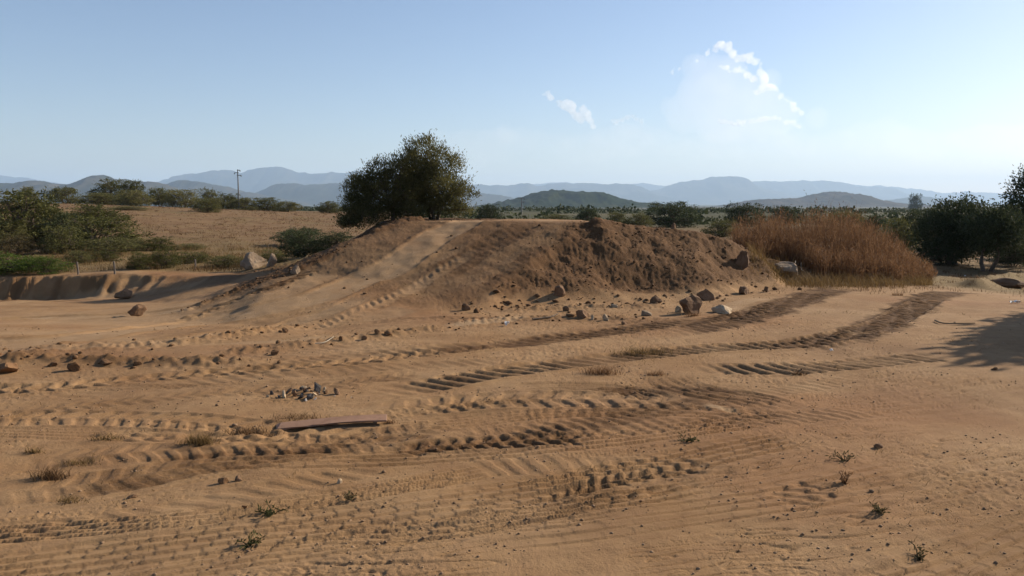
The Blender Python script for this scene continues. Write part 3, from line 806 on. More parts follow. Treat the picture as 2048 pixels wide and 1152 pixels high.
def make_plant(seed, lobes, nleaf, leaf, width, stems=1, trunk_r=.06, shoots=40, shell=.55, up=.35, clump=.14, fork=.3, trunk_h=None, lean=(0, 0), nclump=None):
    """a woody stem with limbs, and a crown of leaves gathered in clumps; lobes: (x,y,z,rx,ry,rz)"""
    rng = np.random.default_rng(seed)
    lob = np.array(lobes, float)
    vol = lob[:, 3] * lob[:, 4] * lob[:, 5]; pr = vol ** .8 / (vol ** .8).sum()
    nc = nclump or max(60, nleaf // 28)
    li = rng.choice(len(lob), nc, p=pr)
    d = unit(rng.normal(size=(nc, 3)))
    rad = (shell + (1 - shell) * rng.random(nc) ** .5)
    rad *= 1 + .22 * np.clip(rng.normal(size=nc), -2, 1.2) * (rng.random(nc) < .4)
    cc = lob[li, :3] + d * rad[:, None] * lob[li, 3:6]
    cc[:, 2] = np.maximum(cc[:, 2], min(.03, lob[:, 2].min()))
    out = unit(cc - (lob[li, :3] - np.array([0, 0, .25]) * lob[li, 5:6]))
    # leaves around the clump centres
    per = rng.multinomial(nleaf, rng.dirichlet(np.ones(nc) * 2.0))
    ci = np.repeat(np.arange(nc), per)
    n = len(ci)
    size = clump * (.6 + .8 * rng.random(nc))
    off = rng.normal(size=(n, 3)) * size[ci][:, None] * np.array([1, 1, .75])
    pos = cc[ci] + off
    dirs = unit(out[ci] * .7 + unit(rng.normal(size=(n, 3))) * .8 + np.array([0, 0, up]))
    ctone = rng.random(nc)
    tone = np.clip(.55 * ctone[ci] + .45 * rng.random(n), 0, 1)
    ln = leaf * (.6 + .8 * rng.random(n)); wd = width * (.7 + .6 * rng.random(n))
    P_, D_, L_, W_, T_ = [pos], [dirs], [ln], [wd], [tone]
    paths = []
    # twigs that stick out of the outline
    if shoots:
        pick = rng.choice(nc, shoots)
        for k in pick:
            a = cc[k]; L = (.5 + rng.random()) * clump * 2.6
            dd = unit((out[k] * .8 + np.array([0, 0, .7 + up]) + rng.normal(size=3) * .3)[None])[0]
            m = 14
            t = rng.random(m)
            p = a + dd * (t * L)[:, None] + rng.normal(size=(m, 3)) * .012 * (leaf / .05)
            P_.append(p); D_.append(unit(dd + unit(rng.normal(size=(m, 3))) * .75)); L_.append(leaf * (.6 + .5 * rng.random(m))); W_.append(width * np.ones(m) * .9); T_.append(rng.random(m) * .6 + .2)
    lm = leaf_mesh('crown', np.vstack(P_), np.vstack(D_), np.concatenate(L_), np.concatenate(W_), rng, np.concatenate(T_))
    # wood
    zc = lob[:, 2].mean()
    th = trunk_h if trunk_h is not None else max(.12, fork * (lob[:, 2] + lob[:, 5]).max())
    for s in range(stems):
        a = np.array([0, 0, -.12]) + (np.append(rng.normal(size=2) * trunk_r * 1.5, 0) if stems > 1 else 0)
        ang = 2 * np.pi * s / stems + rng.random()
        spread = .0 if stems == 1 else th * .55
        b = np.array([lean[0] + math.cos(ang) * spread, lean[1] + math.sin(ang) * spread, th * (.8 + .4 * rng.random())])
        tp = wiggle(a, b, 7, trunk_r * .5, rng); tr = np.linspace(trunk_r * 1.35, trunk_r * .75, 7); tr[0] *= 1.3
        paths.append((tp, tr))
        mine = [i for i in range(len(lob)) if i % stems == s] or [0]
        for i in mine:
            e = lob[i, :3]
            lp = wiggle(b, e, 7, trunk_r * .6, rng, .05); paths.append((lp, np.linspace(trunk_r * .7, trunk_r * .28, 7)))
            sub = np.nonzero(li == i)[0]
            for k in rng.choice(sub, min(len(sub), 14), replace=False) if len(sub) else []:
                st = lp[rng.integers(2, 7)]
                paths.append((wiggle(st, cc[k], 5, trunk_r * .35, rng, .03), np.linspace(trunk_r * .28, trunk_r * .06, 5)))
    wm = tubes('trunk', paths)
    return lm, wm

def plant_thing(name, meshes, loc, rot, scl, label, cat, leafmat, barkmat='bark', group=None):
    lm, wm = meshes
    r = empty(name, loc); r.rotation_euler = (0, 0, rot); r.scale = scl
    tag(r, label, cat, group)
    c = link('crown', lm, leafmat, r); t = link('trunk', wm, barkmat, r)
    for ob, mt in ((c, leafmat), (t, barkmat)):     # the material sits on the copy, so copies may differ
        ob.material_slots[0].link = 'OBJECT'; ob.material_slots[0].material = M[mt]
    return r

# --- the two olive trees on the mound
OD = 20.4; ppm = FPX / OD
olive_a = make_plant(11, [(-.20, 0, 1.62, .50, .5, .42), (.22, .1, 1.30, .52, .5, .42), (-.42, .1, .98, .45, .5, .42), (.12, -.2, .85, .5, .5, .42), (.52, 0, .62, .45, .45, .32), (.70, .1, .82, .26, .3, .20), (.30, -.1, .34, .55, .4, .2), (-.40, -.1, .42, .4, .4, .3), (.75, .1, .22, .28, .3, .16), (-.62, .1, 1.2, .35, .4, .35), (-.55, 0, .75, .4, .4, .4)],
                     27000, .066, .020, stems=3, trunk_r=.05, shoots=320, clump=.085, up=.5, trunk_h=.3, shell=.45)
olive_b = make_plant(12, [(-.34, 0, 1.18, .30, .4, .30), (.18, .1, 1.30, .36, .4, .36), (-.78, 0, .78, .36, .4, .40), (-.30, -.1, .72, .55, .5, .45), (.35, 0, .70, .40, .4, .4), (-.98, -.2, .28, .26, .35, .40), (-.62, -.3, .22, .45, .4, .32), (-.2, 0, .3, .4, .4, .25), (.35, 0, .25, .4, .35, .22), (-1.0, -.3, -.02, .2, .3, .22)],
                     27000, .064, .020, stems=1, trunk_r=.055, shoots=280, clump=.085, up=.45, trunk_h=.32, shell=.45)
p = at_depth(868, 442, OD); plant_thing('olive_tree', olive_a, (p[0], p[1], gz(p[0], p[1])), 0, (1.02, 1, 1.04), 'taller wild olive tree standing on top of the earth mound, right of the pair', 'tree', 'olive')
p = at_depth(786, 442, OD - .5); plant_thing('olive_tree', olive_b, (p[0], p[1], gz(p[0], p[1]) - .05), 0, (1.05, 1, 1.04), 'lower, darker wild olive tree on the left shoulder of the earth mound', 'tree', 'olive')
# --- trees on the right
oak_a = make_plant(21, [(0, 0, 1.55, .85, .8, .55), (-.65, 0, 1.15, .7, .7, .6), (.6, 0, 1.25, .7, .7, .6), (-.9, -.2, .6, .55, .6, .45), (0, -.3, .8, .9, .7, .55), (.75, 0, .7, .6, .6, .5)],
                   24000, .075, .045, stems=2, trunk_r=.08, shoots=60, clump=.15, up=.2, trunk_h=.45, shell=.5)
oak_b = make_plant(22, [(0, 0, 1.5, .8, .7, .45), (-.55, 0, 1.2, .6, .6, .4), (.6, 0, 1.15, .65, .6, .45), (0, -.2, .95, .7, .6, .35), (.9, 0, .9, .4, .5, .3)],
                   19000, .075, .042, stems=2, trunk_r=.06, shoots=80, clump=.14, up=.3, trunk_h=.55, shell=.4)
oak_c = make_plant(23, [(0, 0, 3.1, .65, .6, .5), (-.5, 0, 2.6, .55, .5, .4), (.3, .1, 2.4, .7, .6, .55), (-.85, 0, 2.05, .45, .45, .3), (.4, 0, 1.7, .8, .7, .5), (-.3, 0, 1.6, .7, .6, .4), (1.0, 0, 2.5, .6, .6, .6)],
                   20000, .085, .045, stems=1, trunk_r=.1, shoots=160, clump=.14, up=.4, trunk_h=1.2, shell=.35)
def by_depth(px, d): 
    x = (px - 1024) / FPX * d; return (x, d, gz(x, d))
plant_thing('oak_tree', oak_a, by_depth(1908, 27.5), .3, (1.12, 1, 1.08), 'broad dark evergreen oak standing beyond the dry brown weeds', 'tree', 'oak')
plant_thing('oak_tree', oak_b, by_depth(1985, 25.0), 1.2, (1.1, 1, 1.05), 'small oak with visible forked trunk on dry grass near the right edge', 'tree', 'oak')
plant_thing('oak_tree', oak_c, by_depth(2072, 27), 0, (1.0, 1, 1.0), 'tall open oak cut by the right edge, rising above the others', 'tree', 'oak')
plant_thing('oak_tree', oak_a, by_depth(2120, 31), 2.3, (1.1, 1, .9), 'oak mostly hidden behind the tall open oak at the right edge', 'tree', 'oak')
SHADE = (12.9, 12.5)
oak_d = make_plant(24, [(0, 0, 3.0, 1.2, 1.2, .9), (-.9, 0, 2.3, 1.0, 1.0, .8), (.9, .2, 2.3, 1.0, 1.0, .8), (0, -.9, 2.2, 1.0, .9, .8), (0, .9, 2.2, 1.0, .9, .8)],
                   36000, .18, .11, stems=1, trunk_r=.13, shoots=60, clump=.18, up=.3, trunk_h=1.2, shell=.3)
plant_thing('oak_tree', oak_d, (SHADE[0], SHADE[1], gz(*SHADE)), 0, (1, 1, 1), 'oak outside the right edge that throws the shadow on the ground', 'tree', 'oak')

# --- shrub kinds shared by the many bushes, all one metre wide and about one metre tall
def round_bush(seed, leaves=8000, lf=.034, n=7, top=4):
    rng = np.random.default_rng(seed)
    lobes = [(0, 0, .42, .38, .38, .42)]
    for k in range(n):
        a = 2 * np.pi * k / n + rng.random() * .7; q = .24 + .10 * rng.random(); r_ = .17 + .08 * rng.random()
        lobes.append((math.cos(a) * q, math.sin(a) * q, .16 + .26 * rng.random(), r_, r_, r_ * 1.1))
    for k in range(top):
        a = 2 * np.pi * k / top + rng.random(); q = .08 + .16 * rng.random(); r_ = .14 + .09 * rng.random()
        lobes.append((math.cos(a) * q, math.sin(a) * q, .60 + .2 * rng.random(), r_, r_, r_))
    return make_plant(seed, lobes, leaves, lf, lf * .6, stems=3, trunk_r=.018, shoots=30, clump=.042, up=.25, trunk_h=.15, shell=.62, nclump=420)
BUSH = [round_bush(31), round_bush(32, n=8), round_bush(33, n=6, top=3), round_bush(34, n=9, top=5), round_bush(35, n=7, top=6)]
LOWB = [round_bush(41, leaves=6500, n=9, top=6), round_bush(42, leaves=6500, n=10, top=5)]

def bush(kind, x0, x1, ytop, ybase, label, mat='mastic', d=None, cat='bush', name='mastic_bush', group=None, sink=.0):
    """a bush seen between x0..x1 and ytop..ybase; it stands where the sight line meets the land, or at depth d"""
    px = (x0 + x1) / 2
    if d is None:
        X, Y, Z = hit(px, ybase)
    else:
        X = (px - 1024) / FPX * d; Y = d
    z = gz(X, Y)
    w_ = (x1 - x0) / FPX * Y * 1.18
    zt = CAM_H + (HORIZON - ytop) / FPX * Y
    h_ = max(zt - z, .12) * 1.14
    rng = random.Random(int(x0 * 7 + ybase))
    lib = LOWB if kind == 'low' else BUSH
    m = lib[rng.randrange(len(lib))]
    return plant_thing(name, m, (X, Y + w_ * .2, z - sink - .02), rng.random() * 6.28, (w_, w_ * (.85 + .3 * rng.random()), h_), label, cat, mat, group=group)

# skyline trees on the left rise
g1 = 'trees along the crest of the left field'
bush('b', 38, 74, 375, 402, 'small round tree alone on the crest near the left edge', d=78, cat='tree', name='small_tree', group=g1)
bush('b', 97, 157, 375, 407, 'wide dark round tree on the crest, second from the left edge', d=76, cat='tree', name='small_tree', group=g1)
bush('b', 183, 250, 364, 410, 'dark domed tree, left half of the tallest clump on the crest', d=92, cat='tree', name='small_tree', group=g1)
bush('b', 238, 288, 361, 410, 'dark domed tree, highest of the clump on the crest', d=94, cat='tree', name='small_tree', group=g1)
bush('b', 157, 232, 386, 420, 'paler bush with bare stem in front of the tallest crest clump', d=74, cat='tree', name='small_tree', group=g1)
bush('b', 230, 300, 382, 426, 'olive green tree right in front of the highest crest tree', d=72, cat='tree', name='small_tree', group=g1)
bush('low', 220, 288, 412, 438, 'low dark bush at the foot of the tallest crest clump', d=58, cat='bush', group=g1)
bush('b', 292, 345, 378, 428, 'rounded tree between the tallest clump and the long dark thicket', d=82, cat='tree', name='small_tree', group=g1)
bush('b', 328, 396, 379, 430, 'darkest broad tree in the middle of the long thicket', d=80, cat='tree', name='small_tree', group=g1)
bush('b', 388, 438, 396, 438, 'bush standing forward of the thicket left of the utility pole', d=62, cat='bush', group=g1)
bush('b', 398, 446, 381, 426, 'tall tree of the thicket just left of the utility pole', d=86, cat='tree', name='small_tree', group=g1)
bush('b', 432, 482, 389, 427, 'tree of the thicket directly behind the utility pole', d=88, cat='tree', name='small_tree', group=g1)
bush('b', 461, 513, 396, 428, 'tree of the thicket just right of the utility pole', d=84, cat='tree', name='small_tree', group=g1)
bush('b', 505, 557, 395, 430, 'rounded tree second from the right end of the thicket', d=86, cat='tree', name='small_tree', group=g1)
bush('b', 548, 598, 403, 432, 'last low tree at the right end of the thicket', d=84, cat='tree', name='small_tree', group=g1)
bush('b', 628, 684, 404, 433, 'lone round tree at the far edge of the field beside the olive trees', d=84, cat='tree', name='small_tree', group=g1)
# slope on the left
g2 = 'bushes on the slope below the crest'
bush('b', -60, 96, 388, 486, 'largest olive green tree against the left edge of the picture', cat='tree', name='small_tree', group=g2)
bush('b', 122, 230, 410, 452, 'upper crown of bushes behind the big rounded bush on the left slope', group=g2)
bush('b', 116, 256, 432, 498, 'big rounded olive green bush in the middle of the left slope', group=g2)
bush('b', -20, 42, 445, 490, 'paler bush under the large tree at the left edge', group=g2)
bush('low', 28, 86, 452, 484, 'dark low bush between the left edge tree and the big rounded bush', group=g2)
bush('b', 78, 156, 455, 508, 'grey green shrub with loose twigs left of the big rounded bush', mat='mastic', group=g2)
bush('low', -15, 62, 474, 512, 'brown dry scrub above the bright bramble at the left edge', mat='dry_shrub', name='dry_scrub', group=g2)
bush('low', -50, 60, 507, 549, 'bright green bramble patch, part touching the left edge', mat='bramble', name='bramble', group='bramble below the left slope')
bush('low', 40, 120, 515, 549, 'bright green bramble patch, right part beside the fence post', mat='bramble', name='bramble', group='bramble below the left slope')
bush('b', 284, 337, 475, 502, 'small round dark bush standing alone in the left field', group=g2)
bush('low', 248, 292, 478, 502, 'low green bush touching the right side of the big rounded bush', group=g2)
bush('b', 20, 110, 404, 466, 'olive green bush filling the gap behind the large left edge tree', group=g2)
bush('b', 84, 160, 430, 486, 'dark bush between the left edge tree and the big rounded bush', group=g2, mat='oak')
bush('low', 150, 262, 478, 508, 'low green thicket in front of the big rounded bush', group=g2)
g3 = 'low grey green shrubs at the foot of the field'
bush('low', 124, 178, 502, 528, 'grey green shrub behind the leftmost fence post', mat='mastic', group=g3)
bush('low', 174, 232, 502, 524, 'grey green shrub behind the middle fence post', mat='mastic', group=g3)
bush('low', 255, 300, 503, 541, 'grey green shrub right of the middle fence post', mat='mastic', group=g3)
bush('low', 296, 348, 497, 538, 'taller grey green shrub left of the right fence post', mat='mastic', group=g3)
bush('low', 345, 414, 503, 526, 'flat shrub directly behind the right fence post', mat='mastic', group=g3)
bush('low', 347, 400, 486, 500, 'flat dark shrub up in the field above the right fence post', group=g3)
bush('low', 412, 484, 512, 534, 'flat shrub left of the pale boulders', mat='mastic', group=g3)
bush('low', 520, 568, 498, 526, 'loose shrub behind the smaller pale boulder', mat='mastic', group=g3)
g4 = 'dark bushes beside the ramp'
bush('b', 552, 645, 456, 486, 'dark green domed bush in the field behind the ramp thicket', d=30, mat='oak', group=g4)
bush('b', 556, 640, 464, 534, 'dark dense bush at the left foot of the ramp beside the boulders', d=21.5, mat='oak', group=g4)
bush('b', 618, 712, 466, 530, 'dark dense bush directly behind the left edge of the ramp', d=21.3, mat='oak', group=g4)
# behind the mound
g5 = 'dark trees standing on the plain behind the mound'
bush('b', 953, 1003, 409, 445, 'small dark round tree just right of the olive trees', d=62, mat='oak', cat='tree', name='small_tree', group=g5)
bush('b', 1155, 1200, 418, 448, 'small tree half hidden behind the peak of the mound', d=55, mat='oak', cat='tree', name='small_tree', group=g5)
bush('b', 1296, 1395, 404, 448, 'largest dark round tree behind the right flank of the mound', d=58, mat='oak', cat='tree', name='small_tree', group=g5)
bush('b', 1450, 1532, 409, 446, 'wide dark tree just left above the brown weeds', d=60, mat='oak', cat='tree', name='small_tree', group=g5)
bush('b', 1536, 1598, 412, 446, 'round dark tree showing directly over the brown weeds', d=66, mat='oak', cat='tree', name='small_tree', group=g5)
bush('low', 1412, 1482, 442, 472, 'grey green bush between the mound and the brown weeds', d=36, group=g5)
bush('low', 1210, 1262, 426, 450, 'green bush behind the mound right of its peak', d=52, group=g5)
bush('low', 1255, 1305, 428, 450, 'green bush touching the left side of the largest dark tree', d=52, group=g5)
bush('low', 1080, 1150, 430, 446, 'low bush line behind the flat top of the mound', d=70, group=g5)
g6 = 'bushes behind the brown weeds'
bush('b', 1722, 1790, 430, 492, 'dark bush behind the sloping edge of the brown weeds', d=34, mat='oak', group=g6)
bush('b', 1770, 1850, 440, 512, 'green bush between the brown weeds and the broad oak', d=31, mat='mastic', group=g6)
bush('b', 1660, 1735, 424, 470, 'bush top showing over the crest of the brown weeds', d=45, mat='mastic', group=g6)
bush('b', 1805, 1860, 420, 470, 'dark tree against the left side of the broad oak', d=40, mat='oak', group=g6)
bush('low', 1846, 1930, 488, 532, 'dark undergrowth below the left side of the broad oak', d=26.5, mat='oak', group=g6)
bush('low', 2005, 2080, 478, 530, 'dark undergrowth at the right edge behind the forked oak', d=27.5, mat='oak', group=g6)
bush('low', 2010, 2070, 500, 524, 'low scrub under the trees at the right edge', d=30, mat='dry_shrub', name='dry_scrub', group=g6)

bush('b', 1816, 1842, 390, 409, 'lone tall tree far away on the hazy plain', d=700, mat='oak', cat='tree', name='far_tree')
# --- far scrub on the plain: too many and too small to tell apart
def far_scrub():
    rng = np.random.default_rng(77)
    n = 14000
    r = 72 * np.exp(rng.random(n) * math.log(2600 / 72)); a = (rng.random(n) - .5) * 1.5
    x, y = r * np.sin(a), r * np.cos(a)
    keep = ~((a < -.13) & (r < 200)) & ~((a > .2) & (r < 62)) & (noise(x / (20 + r * .1), y / (20 + r * .1), 5) > .06)
    x, y, r = x[keep][:2000], y[keep][:2000], r[keep][:2000]
    z = macro(x, y); n = len(x)
    s = (.55 + .95 * rng.random(n) ** 2) * (1 + r / 1500)
    m = 36
    i = np.repeat(np.arange(n), m)
    d = unit(rng.normal(size=(n * m, 3))); d[:, 2] = np.abs(d[:, 2])
    pos = np.stack([x[i], y[i], z[i]], 1) + d * s[i][:, None] * np.array([1.25, 1.25, 1.0]) * (.55 + .45 * rng.random(n * m))[:, None]
    me = leaf_mesh('far_scrub', pos - np.array([0, 0, .1]) * s[i][:, None], unit(rng.normal(size=(n * m, 3)) + d), s[i] * .40, s[i] * .30, rng, np.clip(.6 * rng.random(n)[i] + .4 * rng.random(n * m), 0, 1))
    o = link('far_scrub', me, 'oak'); tag(o, kind='stuff', label='dark scrub and trees scattered over the far plain', cat='scrub')
far_scrub()

# --- grass: blades as narrow tapering strips
def blades(name, px, py, pz, hgt, wid, rng, bend=.35, lean=None, mat='dry_grass', seg=2):
    n = len(px)
    base = np.stack([px, py, pz], 1)
    a = rng.random(n) * 2 * np.pi
    dirh = np.stack([np.cos(a), np.sin(a), np.zeros(n)], 1)
    if lean is not None: dirh = unit(dirh + np.array(lean))
    side = np.stack([-np.sin(a + .6), np.cos(a + .6), np.zeros(n)], 1)
    b = bend * (.3 + rng.random(n))[:, None]
    V = []
    for k in range(seg + 1):
        t = k / seg
        c = base + np.array([0, 0, 1.]) * (hgt * t)[:, None] + dirh * (hgt[:, None] * b * t * t)
        w_ = (wid * (1 - .85 * t))[:, None]
        V += [c - side * w_ * .5, c + side * w_ * .5]
    V = np.stack(V, 1).reshape(-1, 3)
    m = 2 * (seg + 1)
    F = np.concatenate([np.stack([np.arange(n) * m + 2 * k, np.arange(n) * m + 2 * k + 1, np.arange(n) * m + 2 * k + 3, np.arange(n) * m + 2 * k + 2], 1) for k in range(seg)])
    me = mesh_np(name, V, F); add_attr(me, 'tone', np.repeat(rng.random(n), m))
    return me

def field_grass():
    rng = np.random.default_rng(5)
    n = 5200
    r = 19.5 * np.exp(rng.random(n) * math.log(92 / 19.5)); a = -.72 + rng.random(n) * .60
    r = np.repeat(r, 7) + rng.normal(size=n * 7) * .10; a = np.repeat(a, 7) + rng.normal(size=n * 7) * .10 / r
    x = r * np.sin(a); y = r * np.cos(a)
    z, damp, pale, red, field = ground_fn(x, y)
    keep = (field > .5) & (noise(x * .25, y * .25, 8) > -.45) & (tin(x, y) < .03)
    x, y, z, r = x[keep], y[keep], z[keep], r[keep]
    h = (.03 + .10 * rng.random(len(x)) ** 1.5) * (1 + .7 * noise(x * .3, y * .3, 9)) ; w_ = .006 + r * .00035
    o = link('field_grass', blades('field_grass', x, y, z - .01, h, w_, rng, 1.4, (.3, 0, 0)), 'dry_grass'); tag(o, 'short dry brown grass covering the left field', 'grass', kind='stuff')
field_grass()
def straw_grass():
    rng = np.random.default_rng(15)
    n = 1500
    x = -21 + 17.5 * rng.random(n); y = 19.2 + 9 * rng.random(n) ** 1.4
    keep = noise(x * .5, y * .9, 18) > -.1
    x = np.repeat(x[keep], 12); y = np.repeat(y[keep], 12); n = len(x)
    x = x + rng.normal(size=n) * .10; y = y + rng.normal(size=n) * .10
    z, damp, pale, red, field = ground_fn(x, y)
    k = (field > .6) & (tin(x, y) < .05); x, y, z = x[k], y[k], z[k]
    h = (.08 + .26 * rng.random(len(x)) ** 1.6) * (1 + .6 * noise(x * .7, y * .7, 19))
    o = link('straw_grass', blades('straw_grass', x, y, z - .01, h, np.full(len(x), .011), rng, .8), 'straw'); tag(o, 'taller straw coloured grass along the foot of the left field', 'grass', kind='stuff')
straw_grass()

def right_grass():
    rng = np.random.default_rng(6)
    n = 4200
    x = 4.4 + rng.random(n) * 20; y = 13.5 + rng.random(n) ** 1.2 * 24
    x = np.repeat(x, 8); y = np.repeat(y, 8); n *= 8; x = x + rng.normal(size=n) * .05; y = y + rng.normal(size=n) * .05
    dens = sstep(14.2, 18.0, y - .12 * (x - 8) + 1.2 * noise(x * .5, y * .5, 3))
    z, damp, pale, red, field = ground_fn(x, y)
    keep = (rng.random(n) < dens * (.25 + .75 * (noise(x * .8, y * .8, 4) > -.1))) & (damp < .4) & (np.abs(x / y) < .85)
    x, y, z = x[keep], y[keep], z[keep]
    h = (.03 + .11 * rng.random(len(x))) * (1 + .8 * noise(x * .7, y * .7, 2)); h = np.maximum(h, .04)
    o = link('dry_grass', blades('dry_grass', x, y, z - .01, h, .004 + y * .0003, rng, 1.3), 'dry_grass'); tag(o, 'sparse dry grass on the ground at the right under the oaks', 'grass', kind='stuff')
right_grass()
def straw_litter():
    rng = np.random.default_rng(16)
    n = 900
    r = 3.2 * np.exp(rng.random(n) * math.log(14 / 3.2)); a = -.62 + 1.24 * rng.random(n)
    x = r * np.sin(a); y = r * np.cos(a)
    keep = (noise(x * .6, y * .6, 27) + .25 * (x > 1) > .12); x, y = x[keep], y[keep]
    k = 6; x = np.repeat(x, k); y = np.repeat(y, k); n = len(x)
    x = x + rng.normal(size=n) * .05; y = y + rng.normal(size=n) * .05
    z, damp, pale, red, field = ground_fn(x, y)
    h = (.008 + .030 * rng.random(n) ** 2) * (1 + .05 * y)
    o = link('straw_litter', blades('straw_litter', x, y, z - .002, h, .0022 + .0003 * y, rng, 2.2), 'straw'); tag(o, 'bits of dry straw and stubble strewn over the sandy ground', 'straw', kind='stuff')
straw_litter()

def tall_weeds():
    rng = np.random.default_rng(7)
    n = 15000
    top = np.array([(1455, 470), (1482, 446), (1520, 438), (1580, 433), (1640, 431), (1700, 434), (1735, 441), (1770, 466), (1800, 492), (1830, 515), (1862, 542)], float)
    d = 17.0 + 4.6 * rng.random(n) ** .9
    px = 1468 + (1868 - 1468) * rng.random(n)
    # the front edge runs back to the right, the left side starts behind the mound
    front = np.interp(px, [1468, 1520, 1545, 1605, 1640, 1700, 1800, 1868], [17.9, 17.4, 18.1, 18.1, 17.2, 17.3, 18.2, 19.5])
    keep = (d > front + .3 * noise(px * .03, d * 2, 2)) & (noise(px * .035, d * 2.6, 12) > -.33)
    d, px = d[keep], px[keep]
    x = (px - 1024) / FPX * d
    z = ground_fn(x, d)[0]
    # the weeds are tallest along the middle of the strip
    ph = np.interp(px, top[:, 0], top[:, 1])
    zt = CAM_H + (HORIZON - ph) / FPX * 19.0
    H = np.clip(zt - z, .25, 1.7) * np.clip(.55 + .5 * sstep(0, 1.6, d - np.interp(px, [1468, 1868], [17, 18.8])), .3, 1.02)
    h = H * (.35 + .66 * rng.random(len(x)) ** .7 + .22 * (rng.random(len(x)) > .975)) * (1 + .26 * noise(x * 1.3, d * 1.3, 3) + .14 * noise(x * 4, d * 4, 4))
    V = blades('tall_weeds', x, d, z - .02, h, np.full(len(x), .014), rng, .22, (-.2, 0, 0), seg=3)
    # seed heads and side twigs: fine leaves along the upper half of every stalk
    m = 3
    idx = np.repeat(np.arange(len(x)), m)
    t = .35 + .65 * rng.random(len(idx))
    pos = np.stack([x[idx], d[idx], z[idx] + h[idx] * t], 1) + rng.normal(size=(len(idx), 3)) * np.array([.05, .05, .02])
    dr = unit(rng.normal(size=(len(idx), 3)) * .7 + np.array([0, 0, .9]))
    L = leaf_mesh('heads', pos, dr, .09 + .08 * rng.random(len(idx)), .012, rng, rng.random(len(idx)))
    bm = bmesh.new(); bm.from_mesh(V); bm.from_mesh(L); bm.to_mesh(V); bm.free(); bpy.data.meshes.remove(L)
    o = link('tall_weeds', V, 'dry_weed'); tag(o, 'tall reddish brown dry weeds in a dense bank right of the mound', 'weeds', kind='stuff')
    # yellower grass at their feet
    n = 4200
    px = 1500 + 370 * rng.random(n); d = np.interp(px, [1500, 1600, 1700, 1800, 1868], [16.9, 16.5, 16.7, 17.6, 18.8]) + rng.normal(size=n) * .45
    x = (px - 1024) / FPX * d; z = ground_fn(x, d)[0]
    o = link('weed_fringe', blades('weed_fringe', x, d, z - .01, .05 + (.10 + .16 * (noise(x * 1.3, d * 2, 6) > 0)) * rng.random(n), np.full(n, .011), rng, .9), 'straw'); tag(o, 'straw coloured grass along the foot of the tall brown weeds', 'grass', kind='stuff')
tall_weeds()

# ------------------------------------------------------------------ stones
def rock_mesh(seed, dims, cuts=12, sub=2, rough=.05, pointy=0.0):
    rng = random.Random(seed)
    bm = bmesh.new(); bmesh.ops.create_icosphere(bm, subdivisions=sub, radius=1)
    for k in range(cuts):
        d = Vector((rng.gauss(0, 1), rng.gauss(0, 1), rng.gauss(0, .8))).normalized(); lim = .46 + .36 * rng.random()
        for v in bm.verts:
            e = v.co.dot(d)
            if e > lim: v.co -= d * (e - lim) * .97
    for v in bm.verts:
        c = v.co.copy()
        v.co = c * (1 + rough * rng.gauss(0, 1) + .20 * mnoise.noise(c * 1.3 + Vector((seed, 0, 0))) + .10 * mnoise.noise(c * 3.5 + Vector((0, seed, 0))))
        if pointy: 
            k = max(0, c.z); v.co.x *= 1 - pointy * k; v.co.y *= 1 - pointy * k
        if c.z < 0: v.co.x *= 1 - .25 * c.z; v.co.y *= 1 - .25 * c.z
        v.co.x *= dims[0] / 2; v.co.y *= dims[1] / 2; v.co.z *= dims[2] / 2
    me = bpy.data.meshes.new('rock'); bm.to_mesh(me); bm.free()
    return me
def rock(x0, x1, y0, y1, label, mat='rock', d=None, cat='rock', name='rock', seed=None, group=None, rot=None, pointy=0, cuts=12, bury=.28, deep=.8):
    px = (x0 + x1) / 2; seed = seed or int(x0 * 3 + y1)
    X, Y, Z = hit(px, y1) if d is None else ((px - 1024) / FPX * d, d, 0)
    w_ = (x1 - x0) / FPX * Y; h_ = (y1 - y0) / FPX * Y * (1.0 + bury)
    Y += w_ * .25
    z = gz(X, Y)
    big = w_ > .22
    me = rock_mesh(seed, (w_ * 1.1, w_ * deep, h_ * 1.12), cuts, 3 if big else 2, .025 if big else .05, pointy)
    if big:
        for pl in me.polygons: pl.use_smooth = False
    o = link(name, me, mat, loc=(X, Y, z + h_ * (.5 - bury * .8)))
    o.rotation_euler = (random.Random(seed).uniform(-.12, .12), random.Random(seed + 1).uniform(-.12, .12), rot if rot is not None else random.Random(seed + 2).uniform(-.5, .5))
    tag(o, label, cat, group); return o

rock(1357, 1410, 593, 629, 'big rounded brown boulder at the foot of the mound', cat='boulder', name='boulder', cuts=10)
rock(1420, 1465, 608, 626, 'pale sunlit angular slab right of the big brown boulder', 'pale_rock', cuts=14, deep=1.2, bury=.4)
rock(1393, 1432, 577, 600, 'brown pointed rock just behind the big brown boulder', pointy=.55)
rock(1466, 1509, 508, 540, 'wedge shaped boulder lying on the right slope of the mound', cat='boulder', name='boulder', seed=77, pointy=.5)
rock(1547, 1596, 528, 558, 'boulder with pale broken right side below the brown weeds', 'grey_rock', cat='boulder', name='boulder')
rock(1477, 1501, 574, 589, 'small brown stone below the wedge shaped boulder')
rock(1527, 1540, 572, 586, 'small upright brown stone left below the weed boulder')
rock(1348, 1364, 613, 626, 'pale stone touching the left side of the big brown boulder', 'pale_rock')
rock(1102, 1129, 577, 596, 'rounded stone at the foot of the mound front', cuts=8)
rock(1297, 1326, 591, 607, 'low rough stone at the mound foot left of the big boulder')
rock(1283, 1304, 619, 633, 'greyish stone on the ground left of the big boulder', 'grey_rock')
rock(1152, 1176, 619, 637, 'largest angular stone of the scattered group before the mound')
rock(1205, 1218, 624, 640, 'upright splinter of stone in the scattered group before the mound', 'pale_rock', pointy=.4)
rock(1124, 1140, 609, 621, 'flat brown stone left above the scattered group')
